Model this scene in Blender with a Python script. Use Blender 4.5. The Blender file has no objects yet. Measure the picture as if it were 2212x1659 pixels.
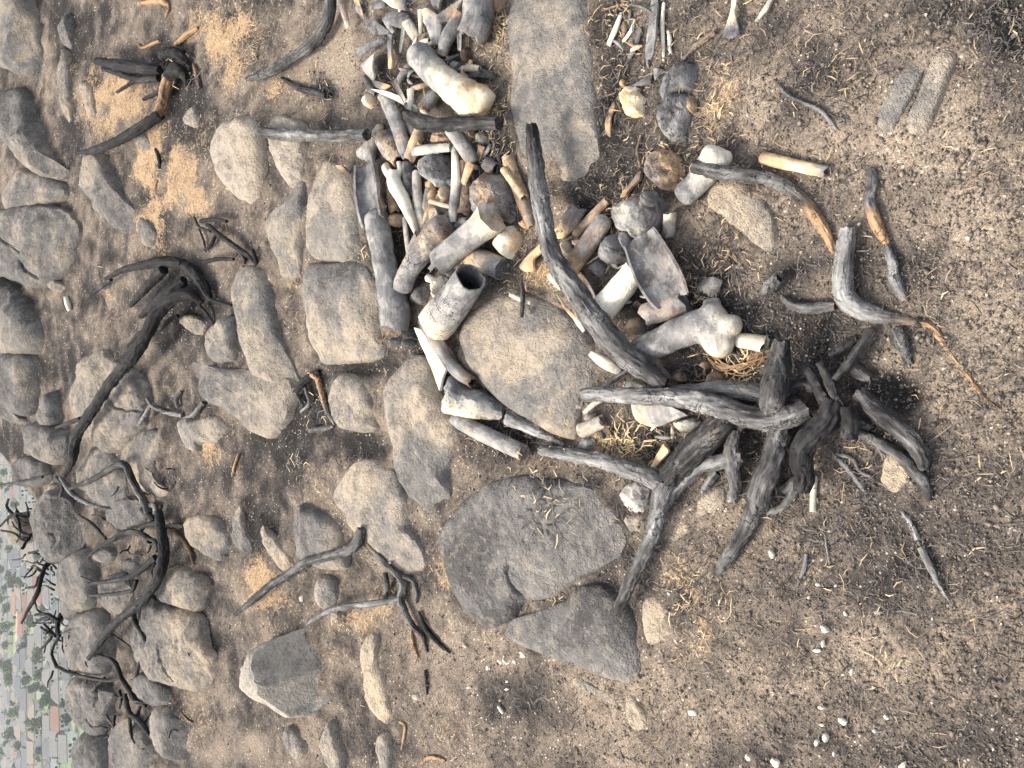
import bpy, math, random
import numpy as np
from mathutils import Vector
random.seed(7)
S = bpy.context.scene
C = S.collection
R = math.radians
# ------------------------------------------------------------------ camera, sky, sun, exposure
FD = 1106.0 / math.tan(R(33.0))          # focal length in layout units (picture is 2212 x 1659 units)
DEP = R(38.0)                            # the phone looks 38 degrees down, turned on its side
TS = math.tan(R(13.0))                   # the hillside climbs 13 degrees away from the camera
CAM = np.array([0.0, 0.0, 1.129])
AX = np.array([0.0, -math.sin(DEP), -math.cos(DEP)])   # picture right
AY = np.array([1.0, 0.0, 0.0])                         # picture up
AF = np.array([0.0, math.cos(DEP), -math.sin(DEP)])    # forward
cam = bpy.data.cameras.new('camera')
cam.sensor_fit = 'HORIZONTAL'; cam.angle = R(66.0)
cam.clip_start = 0.02; cam.clip_end = 30000
cob = bpy.data.objects.new('camera', cam); C.objects.link(cob)
from mathutils import Matrix
cob.matrix_world = Matrix(((AX[0], AY[0], -AF[0], CAM[0]), (AX[1], AY[1], -AF[1], CAM[1]),
                           (AX[2], AY[2], -AF[2], CAM[2]), (0, 0, 0, 1)))
S.camera = cob
SUN_EL, SUN_AZ = R(56.0), R(-50.0)       # azimuth from +Y towards +X
sdir = np.array([math.sin(SUN_AZ) * math.cos(SUN_EL), math.cos(SUN_AZ) * math.cos(SUN_EL), math.sin(SUN_EL)])
W = bpy.data.worlds.new('World'); S.world = W; W.use_nodes = True
nt = W.node_tree
sky = nt.nodes.new('ShaderNodeTexSky'); sky.sky_type = 'NISHITA'; sky.sun_disc = False
sky.sun_elevation = SUN_EL; sky.sun_rotation = SUN_AZ
sky.air_density = 1.0; sky.dust_density = 4.0; sky.ozone_density = 1.0
hs = nt.nodes.new('ShaderNodeHueSaturation'); hs.inputs['Saturation'].default_value = 0.42      # thin overcast washes the blue out
nt.links.new(sky.outputs[0], hs.inputs['Color']); nt.links.new(hs.outputs[0], nt.nodes['Background'].inputs[0])
nt.nodes['Background'].inputs[1].default_value = 0.15
sun = bpy.data.lights.new('sun', 'SUN'); sun.energy = 1.9; sun.angle = R(13.0); sun.color = (1.0, 0.90, 0.74)
sob = bpy.data.objects.new('sun', sun); C.objects.link(sob)
sob.rotation_euler = Vector(tuple(-sdir)).to_track_quat('-Z', 'Y').to_euler()
S.view_settings.view_transform = 'Standard'; S.view_settings.look = 'None'
S.view_settings.exposure = 1.3; S.view_settings.gamma = 1.0
S.view_settings.use_curve_mapping = False
S.render.engine = 'CYCLES'
S.cycles.max_bounces = 6; S.cycles.diffuse_bounces = 3; S.cycles.glossy_bounces = 2
S.cycles.volume_bounces = 1

# ------------------------------------------------------------------ noise
_rng = np.random.default_rng(5)
_P = np.concatenate([_rng.permutation(256)] * 3)
_G = _rng.normal(size=(256, 3)); _G /= np.linalg.norm(_G, axis=1)[:, None]
def perlin(p):
    p = np.asarray(p, float)
    i = np.floor(p).astype(np.int64); f = p - i; i &= 255
    u = f * f * f * (f * (f * 6 - 15) + 10)
    def g(dx, dy, dz):
        h = _P[_P[_P[i[:, 0] + dx] + i[:, 1] + dy] + i[:, 2] + dz]
        q = _G[h]
        return q[:, 0] * (f[:, 0] - dx) + q[:, 1] * (f[:, 1] - dy) + q[:, 2] * (f[:, 2] - dz)
    L = lambda a, b, t: a + (b - a) * t
    x0 = L(L(g(0,0,0), g(1,0,0), u[:,0]), L(g(0,1,0), g(1,1,0), u[:,0]), u[:,1])
    x1 = L(L(g(0,0,1), g(1,0,1), u[:,0]), L(g(0,1,1), g(1,1,1), u[:,0]), u[:,1])
    return L(x0, x1, u[:, 2]) * 1.5
def fbm(p, o=3, g=0.5):
    p = np.asarray(p, float); r = 0; a = 1.0
    for k in range(o):
        r = r + a * perlin(p * 2 ** k + 17.3 * k); a *= g
    return r
def sstep(a, b, x):
    t = np.clip((x - a) / (b - a), 0, 1); return t * t * (3 - 2 * t)

# ------------------------------------------------------------------ the lie of the land
def und(x, y):                                   # gentle undulation
    x = np.atleast_1d(x); y = np.atleast_1d(y)
    return 0.010 * perlin(np.stack([x * 2.3, y * 2.3, 0 * x + 3.1], 1))
def ray(u, v):
    d = AF * FD + AX * (u - 1106.0) + AY * (829.5 - v)
    return d / np.linalg.norm(d)
def at(u, v, h=0.0):
    """where the line of sight (u, v) meets the slope raised by h metres"""
    d = ray(u, v); z = h
    for k in range(3):
        t = (CAM[2] - z) / (TS * d[1] - d[2])
        p = CAM + t * d
        z = h + float(und(p[0], p[1])[0])
    return p
def px(u, v):                                    # metres per layout unit on the ground there
    return float(np.dot(at(u, v) - CAM, AF)) / FD
def gz(x, y): return TS * y + und(x, y)
_cr = [at(u, v) for u, v in ((176, 1800), (172, 1659), (164, 1500), (160, 1400), (140, 1290), (108, 1200), (72, 1110), (30, 1040), (-40, 960), (-160, 820))]
_cx = np.array([p[0] for p in _cr]); _cy = np.array([p[1] for p in _cr])
_o = np.argsort(_cx); _cx = _cx[_o]; _cy = _cy[_o]
def crest(x): return np.interp(x, _cx, _cy)
def Hb(x, y):
    d = np.clip((y - crest(x)) / 0.05, -40, 1e7)
    drop = 1.15 * 0.05 * np.where(d > 30, d, np.log1p(np.exp(np.minimum(d, 30))))
    return TS * np.asarray(y) - drop

# ------------------------------------------------------------------ objects
def link(o, parent=None):
    C.objects.link(o)
    if parent is not None: o.parent = parent
    return o
def tag(o, label=None, cat=None, group=None, kind=None):
    if label: o['label'] = label
    if cat: o['category'] = cat
    if group: o['group'] = group
    if kind: o['kind'] = kind
    return o
def empty(name, loc):
    o = bpy.data.objects.new(name, None); o.location = tuple(loc); o.empty_display_size = 0.02
    return link(o)
def mk(name, V, F, mat, parent=None, attrs=None, smooth=True, origin=None, sharp=0):
    V = np.asarray(V, float)
    if origin is None:
        origin = np.array([V[:, 0].mean(), V[:, 1].mean(), V[:, 2].min()])
    if parent is not None: origin = np.array(parent.location)
    me = bpy.data.meshes.new(name)
    W_ = V - origin
    if isinstance(F, np.ndarray):
        n, k = F.shape
        me.vertices.add(len(W_)); me.vertices.foreach_set('co', W_.ravel())
        me.loops.add(n * k); me.loops.foreach_set('vertex_index', F.ravel().astype(np.int32))
        me.polygons.add(n); me.polygons.foreach_set('loop_start', np.arange(0, n * k, k, dtype=np.int32))
        me.update(calc_edges=True)
    else:
        me.from_pydata(W_.tolist(), [], F)
        me.update()
    if smooth:
        me.polygons.foreach_set('use_smooth', [True] * len(me.polygons))
        if sharp: me.set_sharp_from_angle(angle=R(sharp))
    for k, a in (attrs or {}).items():
        a = np.asarray(a, float)
        if a.ndim == 1:
            at_ = me.attributes.new(k, 'FLOAT', 'POINT'); at_.data.foreach_set('value', a)
        elif a.shape[1] == 3:
            at_ = me.attributes.new(k, 'FLOAT_VECTOR', 'POINT'); at_.data.foreach_set('vector', a.ravel())
        else:
            at_ = me.attributes.new(k, 'FLOAT_COLOR', 'POINT'); at_.data.foreach_set('color', a.ravel())
    me.materials.append(mat)
    o = bpy.data.objects.new(name, me)
    if parent is None: o.location = tuple(origin)
    return link(o, parent)

# ------------------------------------------------------------------ materials
class NT:
    def __init__(s, name, rough=0.9):
        s.m = bpy.data.materials.new(name); s.m.use_nodes = True; s.t = s.m.node_tree
        s.b = s.t.nodes['Principled BSDF']; s.b.inputs['Roughness'].default_value = rough
        s.b.inputs['Specular IOR Level'].default_value = 0.25
    def n(s, ty, **k):
        q = s.t.nodes.new(ty)
        for a, b in k.items(): setattr(q, a, b)
        return q
    def put(s, sock, v):
        if hasattr(v, 'is_output'): s.t.links.new(v, sock)
        elif isinstance(v, (tuple, list)) and len(v) == 3 and sock.type == 'RGBA': sock.default_value = (*v, 1)
        else: sock.default_value = v
    def attr(s, name, out='Color'):
        q = s.n('ShaderNodeAttribute'); q.attribute_name = name; return q.outputs[out]
    def sep(s, c):
        q = s.n('ShaderNodeSeparateColor'); s.put(q.inputs[0], c); return q.outputs
    def noise(s, vec, scale, det=3, rough=0.55, dist=0.0):
        q = s.n('ShaderNodeTexNoise'); s.put(q.inputs['Vector'], vec)
        q.inputs['Scale'].default_value = scale; q.inputs['Detail'].default_value = det
        q.inputs['Roughness'].default_value = rough; q.inputs['Distortion'].default_value = dist
        return q.outputs['Fac']
    def vor(s, vec, scale, feat='F1', rnd=1.0):
        q = s.n('ShaderNodeTexVoronoi', feature=feat); s.put(q.inputs['Vector'], vec)
        q.inputs['Scale'].default_value = scale; q.inputs['Randomness'].default_value = rnd
        return q.outputs['Distance']
    def math(s, op, a, b=0.0, c=None, clamp=False):
        q = s.n('ShaderNodeMath', operation=op); q.use_clamp = clamp
        s.put(q.inputs[0], a); s.put(q.inputs[1], b)
        if c is not None: s.put(q.inputs[2], c)
        return q.outputs[0]
    def mr(s, v, a, b, c=0.0, d=1.0, sm=True):
        q = s.n('ShaderNodeMapRange'); q.interpolation_type = 'SMOOTHSTEP' if sm else 'LINEAR'; q.clamp = True
        s.put(q.inputs[0], v)
        for i, x in enumerate((a, b, c, d)): q.inputs[1 + i].default_value = x
        return q.outputs[0]
    def mix(s, f, a, b, bt='MIX'):
        q = s.n('ShaderNodeMix', data_type='RGBA', blend_type=bt)
        s.put(q.inputs[0], f); s.put(q.inputs[6], a); s.put(q.inputs[7], b)
        return q.outputs[2]
    def ramp(s, f, stops):
        q = s.n('ShaderNodeValToRGB'); e = q.color_ramp.elements
        while len(e) > 1: e.remove(e[-1])
        e[0].position = stops[0][0]; e[0].color = (*stops[0][1], 1)
        for p, c in stops[1:]:
            x = e.new(p); x.color = (*c, 1)
        s.put(q.inputs[0], f); return q.outputs[0]
    def vmul(s, vec, xyz):
        q = s.n('ShaderNodeVectorMath', operation='MULTIPLY'); s.put(q.inputs[0], vec); q.inputs[1].default_value = xyz
        return q.outputs[0]
    def bump(s, h, dist, strength=1.0, nrm=None):
        q = s.n('ShaderNodeBump'); s.put(q.inputs['Height'], h); q.inputs['Distance'].default_value = dist
        q.inputs['Strength'].default_value = strength
        if nrm is not None: s.put(q.inputs['Normal'], nrm)
        return q.outputs[0]
    def done(s, col, nrm=None, rough=None):
        s.put(s.b.inputs['Base Color'], col)
        if nrm is not None: s.put(s.b.inputs['Normal'], nrm)
        if rough is not None: s.put(s.b.inputs['Roughness'], rough)
        return s.m

def wpos(t):                         # world-scale texture space that stays with the object
    return t.n('ShaderNodeNewGeometry').outputs['Position']

def mat_ground():
    t = NT('scorched_soil', 1.0); p = wpos(t)
    r, g, b = t.sep(t.attr('tint'))[:3]                # straw, ash brown, sand
    n1 = t.noise(p, 22, 5, 0.65); n2 = t.noise(p, 130, 4, 0.7); n3 = t.noise(p, 420, 2, 0.6)
    f = t.math('ADD', t.math('MULTIPLY', t.math('SUBTRACT', n1, 0.5), 1.1), g)
    nA = t.noise(p, 11, 8, 0.72, 0.4); f = t.math('ADD', f, t.math('MULTIPLY', t.math('SUBTRACT', t.mr(nA, 0.44, 0.58), 0.5), 0.22))
    f = t.math('ADD', f, t.math('MULTIPLY', t.math('SUBTRACT', n2, 0.5), 0.6))
    col = t.ramp(f, [(0.02, (0.030, 0.028, 0.027)), (0.28, (0.078, 0.068, 0.062)), (0.58, (0.180, 0.150, 0.123)), (1.0, (0.295, 0.240, 0.185))])
    sm = t.math('ADD', b, t.math('MULTIPLY', t.math('SUBTRACT', n2, 0.5), 0.45))
    col = t.mix(t.mr(sm, 0.25, 0.9), col, (0.31, 0.255, 0.2))
    st = t.math('ADD', r, t.math('MULTIPLY', t.math('SUBTRACT', n2, 0.5), 2.2))
    col = t.mix(t.mr(st, 0.22, 0.8), col, t.mix(n3, (0.33, 0.215, 0.125), (0.53, 0.39, 0.245)))
    col = t.mix(t.mr(n3, 0.35, 0.75), t.mix(1.0, col, (0.55, 0.53, 0.52), 'MULTIPLY'), t.mix(1.0, col, (1.25, 1.23, 1.2), 'MULTIPLY'))
    sp = t.math('MULTIPLY', t.math('LESS_THAN', t.vor(p, 110), 0.17), t.mr(n1, 0.45, 0.6))
    col = t.mix(sp, col, (0.55, 0.50, 0.43))
    h = t.math('ADD', t.math('MULTIPLY', n1, 0.6), t.math('MULTIPLY', n2, 0.5))
    nm = t.bump(h, 0.010, 0.7); nm = t.bump(n3, 0.0016, 0.7, nm)
    return t.done(col, nm)
def mat_rock():
    t = NT('granite', 0.92); p = wpos(t)
    r, g, b = t.sep(t.attr('tint'))[:3]                # sooty and painted-shade darkening, ochre, value
    n1 = t.noise(p, 16, 5, 0.6); n2 = t.noise(p, 160, 3, 0.7); n3 = t.noise(p, 520, 2, 0.6)
    so = t.math('ADD', r, t.math('MULTIPLY', t.math('SUBTRACT', n1, 0.5), 0.8))
    so = t.math('ADD', so, t.math('MULTIPLY', t.math('SUBTRACT', n2, 0.5), 0.75))
    nA = t.noise(p, 6.5, 9, 0.74, 0.3); so = t.math('ADD', so, t.math('MULTIPLY', t.math('SUBTRACT', t.mr(nA, 0.43, 0.57), 0.5), 0.42))
    clean = t.mix(g, (0.33, 0.293, 0.248), (0.45, 0.35, 0.24))
    col = t.mix(t.mr(so, 0.15, 0.85), clean, t.mix(t.mr(so, 0.8, 1.4), (0.172, 0.163, 0.154), (0.07, 0.067, 0.065)))
    nc = t.noise(p, 48, 3, 0.75); col = t.mix(t.math('MULTIPLY', t.mr(nc, 0.50, 0.64), 0.40), col, (0.10, 0.093, 0.086)); col = t.mix(t.math('MULTIPLY', t.mr(nc, 0.50, 0.36), 0.22), col, (0.45, 0.39, 0.31))
    sp = t.mr(n3, 0.56, 0.66); col = t.mix(t.math('MULTIPLY', sp, 0.36), col, (0.055, 0.05, 0.046))
    sp2 = t.mr(n2, 0.60, 0.72); col = t.mix(t.math('MULTIPLY', sp2, 0.25), col, (0.55, 0.47, 0.36))
    vv = t.n('ShaderNodeCombineColor')
    for i in range(3): t.put(vv.inputs[i], b)
    col = t.mix(1.0, col, vv.outputs[0], 'MULTIPLY')
    nm = t.bump(n1, 0.022, 0.7); nm = t.bump(n2, 0.007, 0.9, nm); nm = t.bump(n3, 0.0018, 0.8, nm)
    return t.done(col, nm)
def mat_bone():
    t = NT('burnt_bone', 0.72); p = wpos(t)
    r, g, b = t.sep(t.attr('tint'))[:3]                # tone, warmth, crackle
    w = t.vmul(t.attr('wuv', 'Vector'), (0.35, 1.3, 1.0))
    n1 = t.noise(p, 38, 4, 0.6); n2 = t.noise(p, 330, 3, 0.7); nl = t.noise(w, 90, 4, 0.6)
    f = t.math('ADD', r, t.math('MULTIPLY', t.math('SUBTRACT', n1, 0.5), 0.42))
    np_ = t.noise(p, 24, 5, 0.72, 0.3)
    f = t.math('ADD', f, t.math('MULTIPLY', t.math('SUBTRACT', t.mr(np_, 0.45, 0.55), 0.45), 0.17))
    f = t.math('ADD', f, t.math('MULTIPLY', t.math('SUBTRACT', nl, 0.5), 0.34))
    f = t.math('ADD', f, t.math('MULTIPLY', t.math('SUBTRACT', n2, 0.5), 0.16))
    cool = t.ramp(f, [(0.0, (0.018, 0.017, 0.018)), (0.20, (0.085, 0.082, 0.082)), (0.42, (0.19, 0.186, 0.184)), (0.60, (0.33, 0.315, 0.29)), (0.78, (0.52, 0.46, 0.365)), (1.0, (0.72, 0.675, 0.565))])
    warm = t.ramp(f, [(0.0, (0.022, 0.017, 0.015)), (0.25, (0.10, 0.07, 0.055)), (0.5, (0.27, 0.185, 0.125)), (0.75, (0.58, 0.39, 0.22)), (1.0, (0.78, 0.66, 0.46))])
    gw = t.math('ADD', g, t.math('MULTIPLY', t.math('SUBTRACT', t.noise(p, 27, 3), 0.5), 1.3), clamp=True)
    col = t.mix(t.mr(gw, 0.15, 0.85), cool, warm)
    gq = t.mr(n2, 0.60, 0.70); col = t.mix(t.math('MULTIPLY', gq, 0.45), col, (0.05, 0.042, 0.036))
    cr = t.vor(t.mix(0.12, p, t.noise(p, 60, 2)), 34, 'DISTANCE_TO_EDGE')
    cm = t.math('MULTIPLY', t.mr(cr, 0.0, 0.035, 1.0, 0.0), t.mr(t.math('ADD', b, t.math('MULTIPLY', t.math('SUBTRACT', n1, 0.5), 0.8)), 0.45, 0.6))
    col = t.mix(t.math('MULTIPLY', cm, 0.85), col, (0.022, 0.019, 0.018))
    nm = t.bump(t.math('SUBTRACT', n1, cm), 0.006, 0.6); nm = t.bump(nl, 0.003, 0.7, nm); nm = t.bump(n2, 0.0015, 0.8, nm)
    return t.done(col, nm)
def mat_wood():
    t = NT('charred_wood', 0.8)
    r, g, b = t.sep(t.attr('tint'))[:3]                # ash, tan, seed
    q = t.attr('wuv', 'Vector')
    w = t.vmul(q, (0.22, 1.0, 1.0)); w2 = t.vmul(q, (0.10, 1.0, 1.0))
    n1 = t.noise(w, 55, 5, 0.65, 0.4); n2 = t.noise(w2, 210, 4, 0.7, 0.2); n3 = t.noise(q, 26, 4, 0.6)
    f = t.math('ADD', r, t.math('MULTIPLY', t.math('SUBTRACT', n3, 0.5), 0.8))
    f = t.math('ADD', f, t.math('MULTIPLY', t.math('SUBTRACT', n1, 0.5), 1.1))
    f = t.math('ADD', f, t.math('MULTIPLY', t.math('SUBTRACT', n2, 0.5), 0.9))
    col = t.ramp(f, [(0.0, (0.012, 0.0115, 0.012)), (0.3, (0.05, 0.047, 0.046)), (0.55, (0.150, 0.144, 0.139)), (0.8, (0.29, 0.282, 0.272)), (1.0, (0.44, 0.43, 0.41))])
    tn = t.math('ADD', g, t.math('MULTIPLY', t.math('SUBTRACT', n1, 0.5), 0.9))
    col = t.mix(t.mr(tn, 0.3, 0.8), col, t.mix(n2, (0.20, 0.115, 0.065), (0.47, 0.31, 0.18)))
    ck = t.vor(t.mix(0.02, t.vmul(q, (0.8, 1.0, 1.0)), t.noise(q, 90, 2)), 95, 'DISTANCE_TO_EDGE')
    cm = t.math('MULTIPLY', t.mr(ck, 0.0, 0.07, 1.0, 0.0), t.mr(n3, 0.50, 0.62))
    col = t.mix(t.math('MULTIPLY', cm, 0.8), col, (0.012, 0.011, 0.011))
    nm = t.bump(t.math('SUBTRACT', n1, t.math('MULTIPLY', cm, 0.8)), 0.014, 0.9); nm = t.bump(n2, 0.006, 0.9, nm)
    return t.done(col, nm)
def mat_litter(name):
    t = NT(name, 0.9); return t.done(t.attr('tint'))
def mat_plain(name, c, rough=0.85, var=0.15, scale=0.6):
    t = NT(name, rough); n = t.noise(wpos(t), scale, 3)
    k = t.mr(n, 0.3, 0.7, 1 - var, 1 + var)
    vv = t.n('ShaderNodeCombineColor')
    for i in range(3): t.put(vv.inputs[i], k)
    return t.done(t.mix(1.0, c, vv.outputs[0], 'MULTIPLY'))
M_GROUND, M_ROCK, M_BONE, M_WOOD = mat_ground(), mat_rock(), mat_bone(), mat_wood()

# ------------------------------------------------------------------ shape builders
def parse(s): return [tuple(float(x) for x in q.split(',')) for q in s.split()]
def crom(P, n):
    """Catmull-Rom resampling, P (k, d)"""
    P = np.asarray(P, float)
    if len(P) == 2: return P[0] + (P[1] - P[0]) * np.linspace(0, 1, n)[:, None]
    L = np.concatenate([[0], np.cumsum(np.linalg.norm(np.diff(P[:, :3], axis=0), axis=1))])
    Q = np.vstack([2 * P[0] - P[1], P, 2 * P[-1] - P[-2]])
    out = []
    for t in np.linspace(0, L[-1], n):
        k = min(np.searchsorted(L, t, side='right') - 1, len(P) - 2)
        s = (t - L[k]) / max(L[k + 1] - L[k], 1e-9)
        a, b, c, d = Q[k], Q[k + 1], Q[k + 2], Q[k + 3]
        out.append(0.5 * (2 * b + (c - a) * s + (2 * a - 5 * b + 4 * c - d) * s * s + (3 * b - a - 3 * c + d) * s ** 3))
    return np.array(out)
def closed(P, n, chaikin=2):
    P = np.asarray(P, float)
    if 0 < chaikin < 1:
        Q = np.roll(P, -1, 0); c = chaikin; chaikin = 0
        P = np.stack([(1 - c) * P + c * Q, c * P + (1 - c) * Q], 1).reshape(-1, P.shape[1])
    for k in range(chaikin):
        Q = np.roll(P, -1, 0)
        P = np.stack([0.75 * P + 0.25 * Q, 0.25 * P + 0.75 * Q], 1).reshape(-1, P.shape[1])
    P = np.vstack([P, P[:1]])
    L = np.concatenate([[0], np.cumsum(np.linalg.norm(np.diff(P[:, :2], axis=0), axis=1))])
    t = np.linspace(0, L[-1], n, endpoint=False)
    return np.stack([np.interp(t, L, P[:, i]) for i in range(P.shape[1])], 1)
def grid_faces(nr, n, wrap=True):
    F = []
    for i in range(nr - 1):
        for j in range(n if wrap else n - 1):
            k = (j + 1) % n
            F.append((i * n + j, i * n + k, (i + 1) * n + k, (i + 1) * n + j))
    return F
_seed = [0]
def nseed(): _seed[0] += 1; return _seed[0] * 7.77

def to3(pts, b=0.0):
    """(u, v, r[, h]) in layout units -> points in metres and radii"""
    P, Rr = [], []
    for q in pts:
        s = px(q[0], q[1]); r = q[2] * s
        h = (q[3] * s) if len(q) > 3 else r * 0.85
        P.append(at(q[0], q[1], h + b * s)); Rr.append(r)
    return np.array(P), np.array(Rr)

def tube_mesh(P, Rr, n=14, seg=None, flat=1.0, ends=('round', 'round'), wall=0.25, depth=1.6, jag=0.0, rough=0.06, freq=3.0, arc=None, grain=0.0):
    """swept tube. ends: round / cut / open (hollow). returns V, F, wuv, along(0..1)"""
    sd = nseed(); m = seg or max(6, int((9 if grain else 5) * (len(P) - 1)) + 4)
    Q = crom(np.column_stack([P, Rr]), m); X, r = Q[:, :3], np.maximum(Q[:, 3], 1e-4)
    T = np.gradient(X, axis=0); T /= np.linalg.norm(T, axis=1)[:, None]
    L = np.concatenate([[0], np.cumsum(np.linalg.norm(np.diff(X, axis=0), axis=1))])
    up = np.array([0, -TS, 1.0]); up /= np.linalg.norm(up)
    N = np.cross(T, up); nn = np.linalg.norm(N, axis=1)[:, None]
    N = np.where(nn < 0.15, np.array([[1.0, 0, 0]]), N / np.maximum(nn, 1e-6))
    B = np.cross(N, T)
    th = np.linspace(0, 2 * np.pi, n, endpoint=False)
    rings, al, kind = [], [], []
    def ring(i, rs, off=0.0, j=0.0, inner=0):
        jj = j * r[i] * perlin(np.stack([np.cos(th) * 1.6, np.sin(th) * 1.6, 0 * th + sd], 1)) if j else 0 * th
        c = X[i] + T[i] * off
        v = c + (np.cos(th)[:, None] * N[i] * rs + np.sin(th)[:, None] * B[i] * rs * flat) + T[i] * jj[:, None]
        rings.append(v); al.append(np.stack([0 * th + L[i] + off + sd, np.cos(th) * max(rs, 1e-3) + sd, np.sin(th) * max(rs, 1e-3)], 1)); kind.append(0 * th + inner)
    R0, R1 = r[0], r[-1]
    if ends[0] == 'round':
        ring(0, R0 * 0.05, -R0 * 0.62); ring(0, R0 * 0.55, -R0 * 0.5); ring(0, R0 * 0.85, -R0 * 0.28)
    elif ends[0] == 'cut':
        ring(0, R0 * 0.02, 0, 0, 0.6); ring(0, R0 * 0.9, 0, jag, 0.4)
    else:
        d = R0 * depth
        ring(0, R0 * 0.02, d, 0, 1); ring(0, R0 * (1 - wall) * 0.9, d * 0.95, 0, 1); ring(0, R0 * (1 - wall) * 0.97, d * 0.4, 0, 1); ring(0, R0 * (1 - wall), R0 * 0.04, jag, 0.3)
        ring(0, R0 * 0.98, 0, jag, 0)
    for i in range(m):
        w0 = max(0, 1 - i / 3.0); w1 = max(0, 1 - (m - 1 - i) / 3.0)
        j = jag * (w0 * (ends[0] != 'round') + w1 * (ends[1] != 'round'))
        if i == 0 and ends[0] == 'open': ring(i, r[i], R0 * 0.06, j)
        else: ring(i, r[i], 0, j)
    if ends[1] == 'round':
        ring(-1, R1 * 0.85, R1 * 0.28); ring(-1, R1 * 0.55, R1 * 0.5); ring(-1, R1 * 0.05, R1 * 0.62)
    elif ends[1] == 'cut':
        ring(-1, R1 * 0.9, 0, jag, 0.4); ring(-1, R1 * 0.02, 0, 0, 0.6)
    else:
        d = R1 * depth
        ring(-1, R1 * 0.98, R1 * 0.05, jag, 0); ring(-1, R1 * (1 - wall), R1 * 0.02, jag, 0.3); ring(-1, R1 * (1 - wall) * 0.97, -d * 0.4, 0, 1)
        ring(-1, R1 * (1 - wall) * 0.9, -d * 0.95, 0, 1); ring(-1, R1 * 0.02, -d, 0, 1)
    V = np.vstack(rings); U = np.vstack(al); K = np.concatenate(kind)
    rm = float(r.mean())
    if rough:
        nrm = V - np.repeat(np.array([q.mean(0) for q in rings]), n, 0)
        nl = np.linalg.norm(nrm, axis=1)[:, None]; nrm = nrm / np.maximum(nl, 1e-6)
        f = fbm(V / rm * freq * 0.35 + sd, 3) * rough * rm
        if grain:
            g_ = perlin(np.stack([U[:, 0] / rm * 0.33, U[:, 1] / rm * 2.1, U[:, 2] / rm * 2.1], 1)); g2 = perlin(np.stack([U[:, 0] / rm * 0.5 + 9, U[:, 1] / rm * 4.2, U[:, 2] / rm * 4.2], 1))
            f = f + grain * rm * (0.8 * g_ - 1.1 * np.clip(1 - np.abs(g2) / 0.16, 0, 1))
        V = V + nrm * f[:, None]
    F = grid_faces(len(rings), n)
    return V, F, U, np.clip((U[:, 0] - sd) / max(L[-1], 1e-6), 0, 1), K
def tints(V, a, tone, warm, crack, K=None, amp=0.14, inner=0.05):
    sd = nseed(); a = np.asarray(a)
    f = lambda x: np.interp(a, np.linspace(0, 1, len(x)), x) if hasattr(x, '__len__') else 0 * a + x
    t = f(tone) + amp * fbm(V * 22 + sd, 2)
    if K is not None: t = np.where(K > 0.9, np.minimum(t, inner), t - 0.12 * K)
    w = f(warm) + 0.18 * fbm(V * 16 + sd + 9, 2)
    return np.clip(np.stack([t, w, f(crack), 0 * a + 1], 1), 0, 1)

def tube(name, label, cat, pts, mat=None, b=0, tone=0.5, warm=0.2, crack=0.4, group=None, parent=None, amp=0.14, inner=0.05, **k):
    if mat is None: k.setdefault('ends', ('cut', 'open')); k.setdefault('jag', .45); k.setdefault('wall', .32); k.setdefault('depth', .8)
    P, Rr = to3(parse(pts) if isinstance(pts, str) else pts, b)
    V, F, U, a, K = tube_mesh(P, Rr, **k)
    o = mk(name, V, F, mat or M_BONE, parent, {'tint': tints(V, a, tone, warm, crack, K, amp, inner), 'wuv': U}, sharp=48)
    if parent is None: tag(o, label, cat, group)
    elif label: o['label'] = label
    return o
def gutter(name, label, cat, pts, b=0, arc=(200, 340), thick=0.14, lift=1.0, tone=0.5, warm=0.2, crack=0.3, parent=None, n=14, rot=0):
    """half-pipe of bone, open upwards: outer arc and inner arc closed into one section"""
    P, Rr = to3(parse(pts), b); sd = nseed(); m = 5 * len(P)
    Q = crom(np.column_stack([P, Rr]), m); X, r = Q[:, :3], Q[:, 3]
    T = np.gradient(X, axis=0); T /= np.linalg.norm(T, axis=1)[:, None]
    up = np.array([0, -TS, 1.0]); up /= np.linalg.norm(up)
    N = np.cross(T, up); N /= np.linalg.norm(N, axis=1)[:, None]; B = np.cross(N, T)
    th = np.radians(np.linspace(arc[0], arc[1], n) + rot)
    rings = []
    for i in range(m):
        o_ = X[i] + B[i] * r[i] * 0.5 + np.cos(th)[:, None] * N[i] * r[i] + np.sin(th)[:, None] * B[i] * r[i] * lift
        t2 = th[::-1]; ri = r[i] * (1 - thick)
        i_ = X[i] + B[i] * r[i] * 0.5 + np.cos(t2)[:, None] * N[i] * ri + np.sin(t2)[:, None] * B[i] * (r[i] * lift - r[i] * thick)
        g = np.vstack([o_, i_])
        if i in (0, m - 1): g = g + T[i] * (0.35 * r[i] * perlin(g / r[i] * 1.3 + sd))[:, None]
        rings.append(g)
    V = np.vstack(rings); k = 2 * n
    V = V + fbm(V / r.mean() + sd, 3)[:, None] * 0.05 * r.mean() * up
    F = grid_faces(m, k) + [tuple(range(k))[::-1], tuple((m - 1) * k + j for j in range(k))]
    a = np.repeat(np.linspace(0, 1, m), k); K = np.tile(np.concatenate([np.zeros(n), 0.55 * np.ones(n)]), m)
    U = np.stack([a * 0.2, np.tile(np.linspace(0, 0.1, k), m), 0 * a + sd], 1)
    o = mk(name, V, F, M_BONE, parent, {'tint': tints(V, a, tone, warm, crack, K), 'wuv': U}, sharp=40)
    if parent is None: tag(o, label, cat)
    return o

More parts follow.
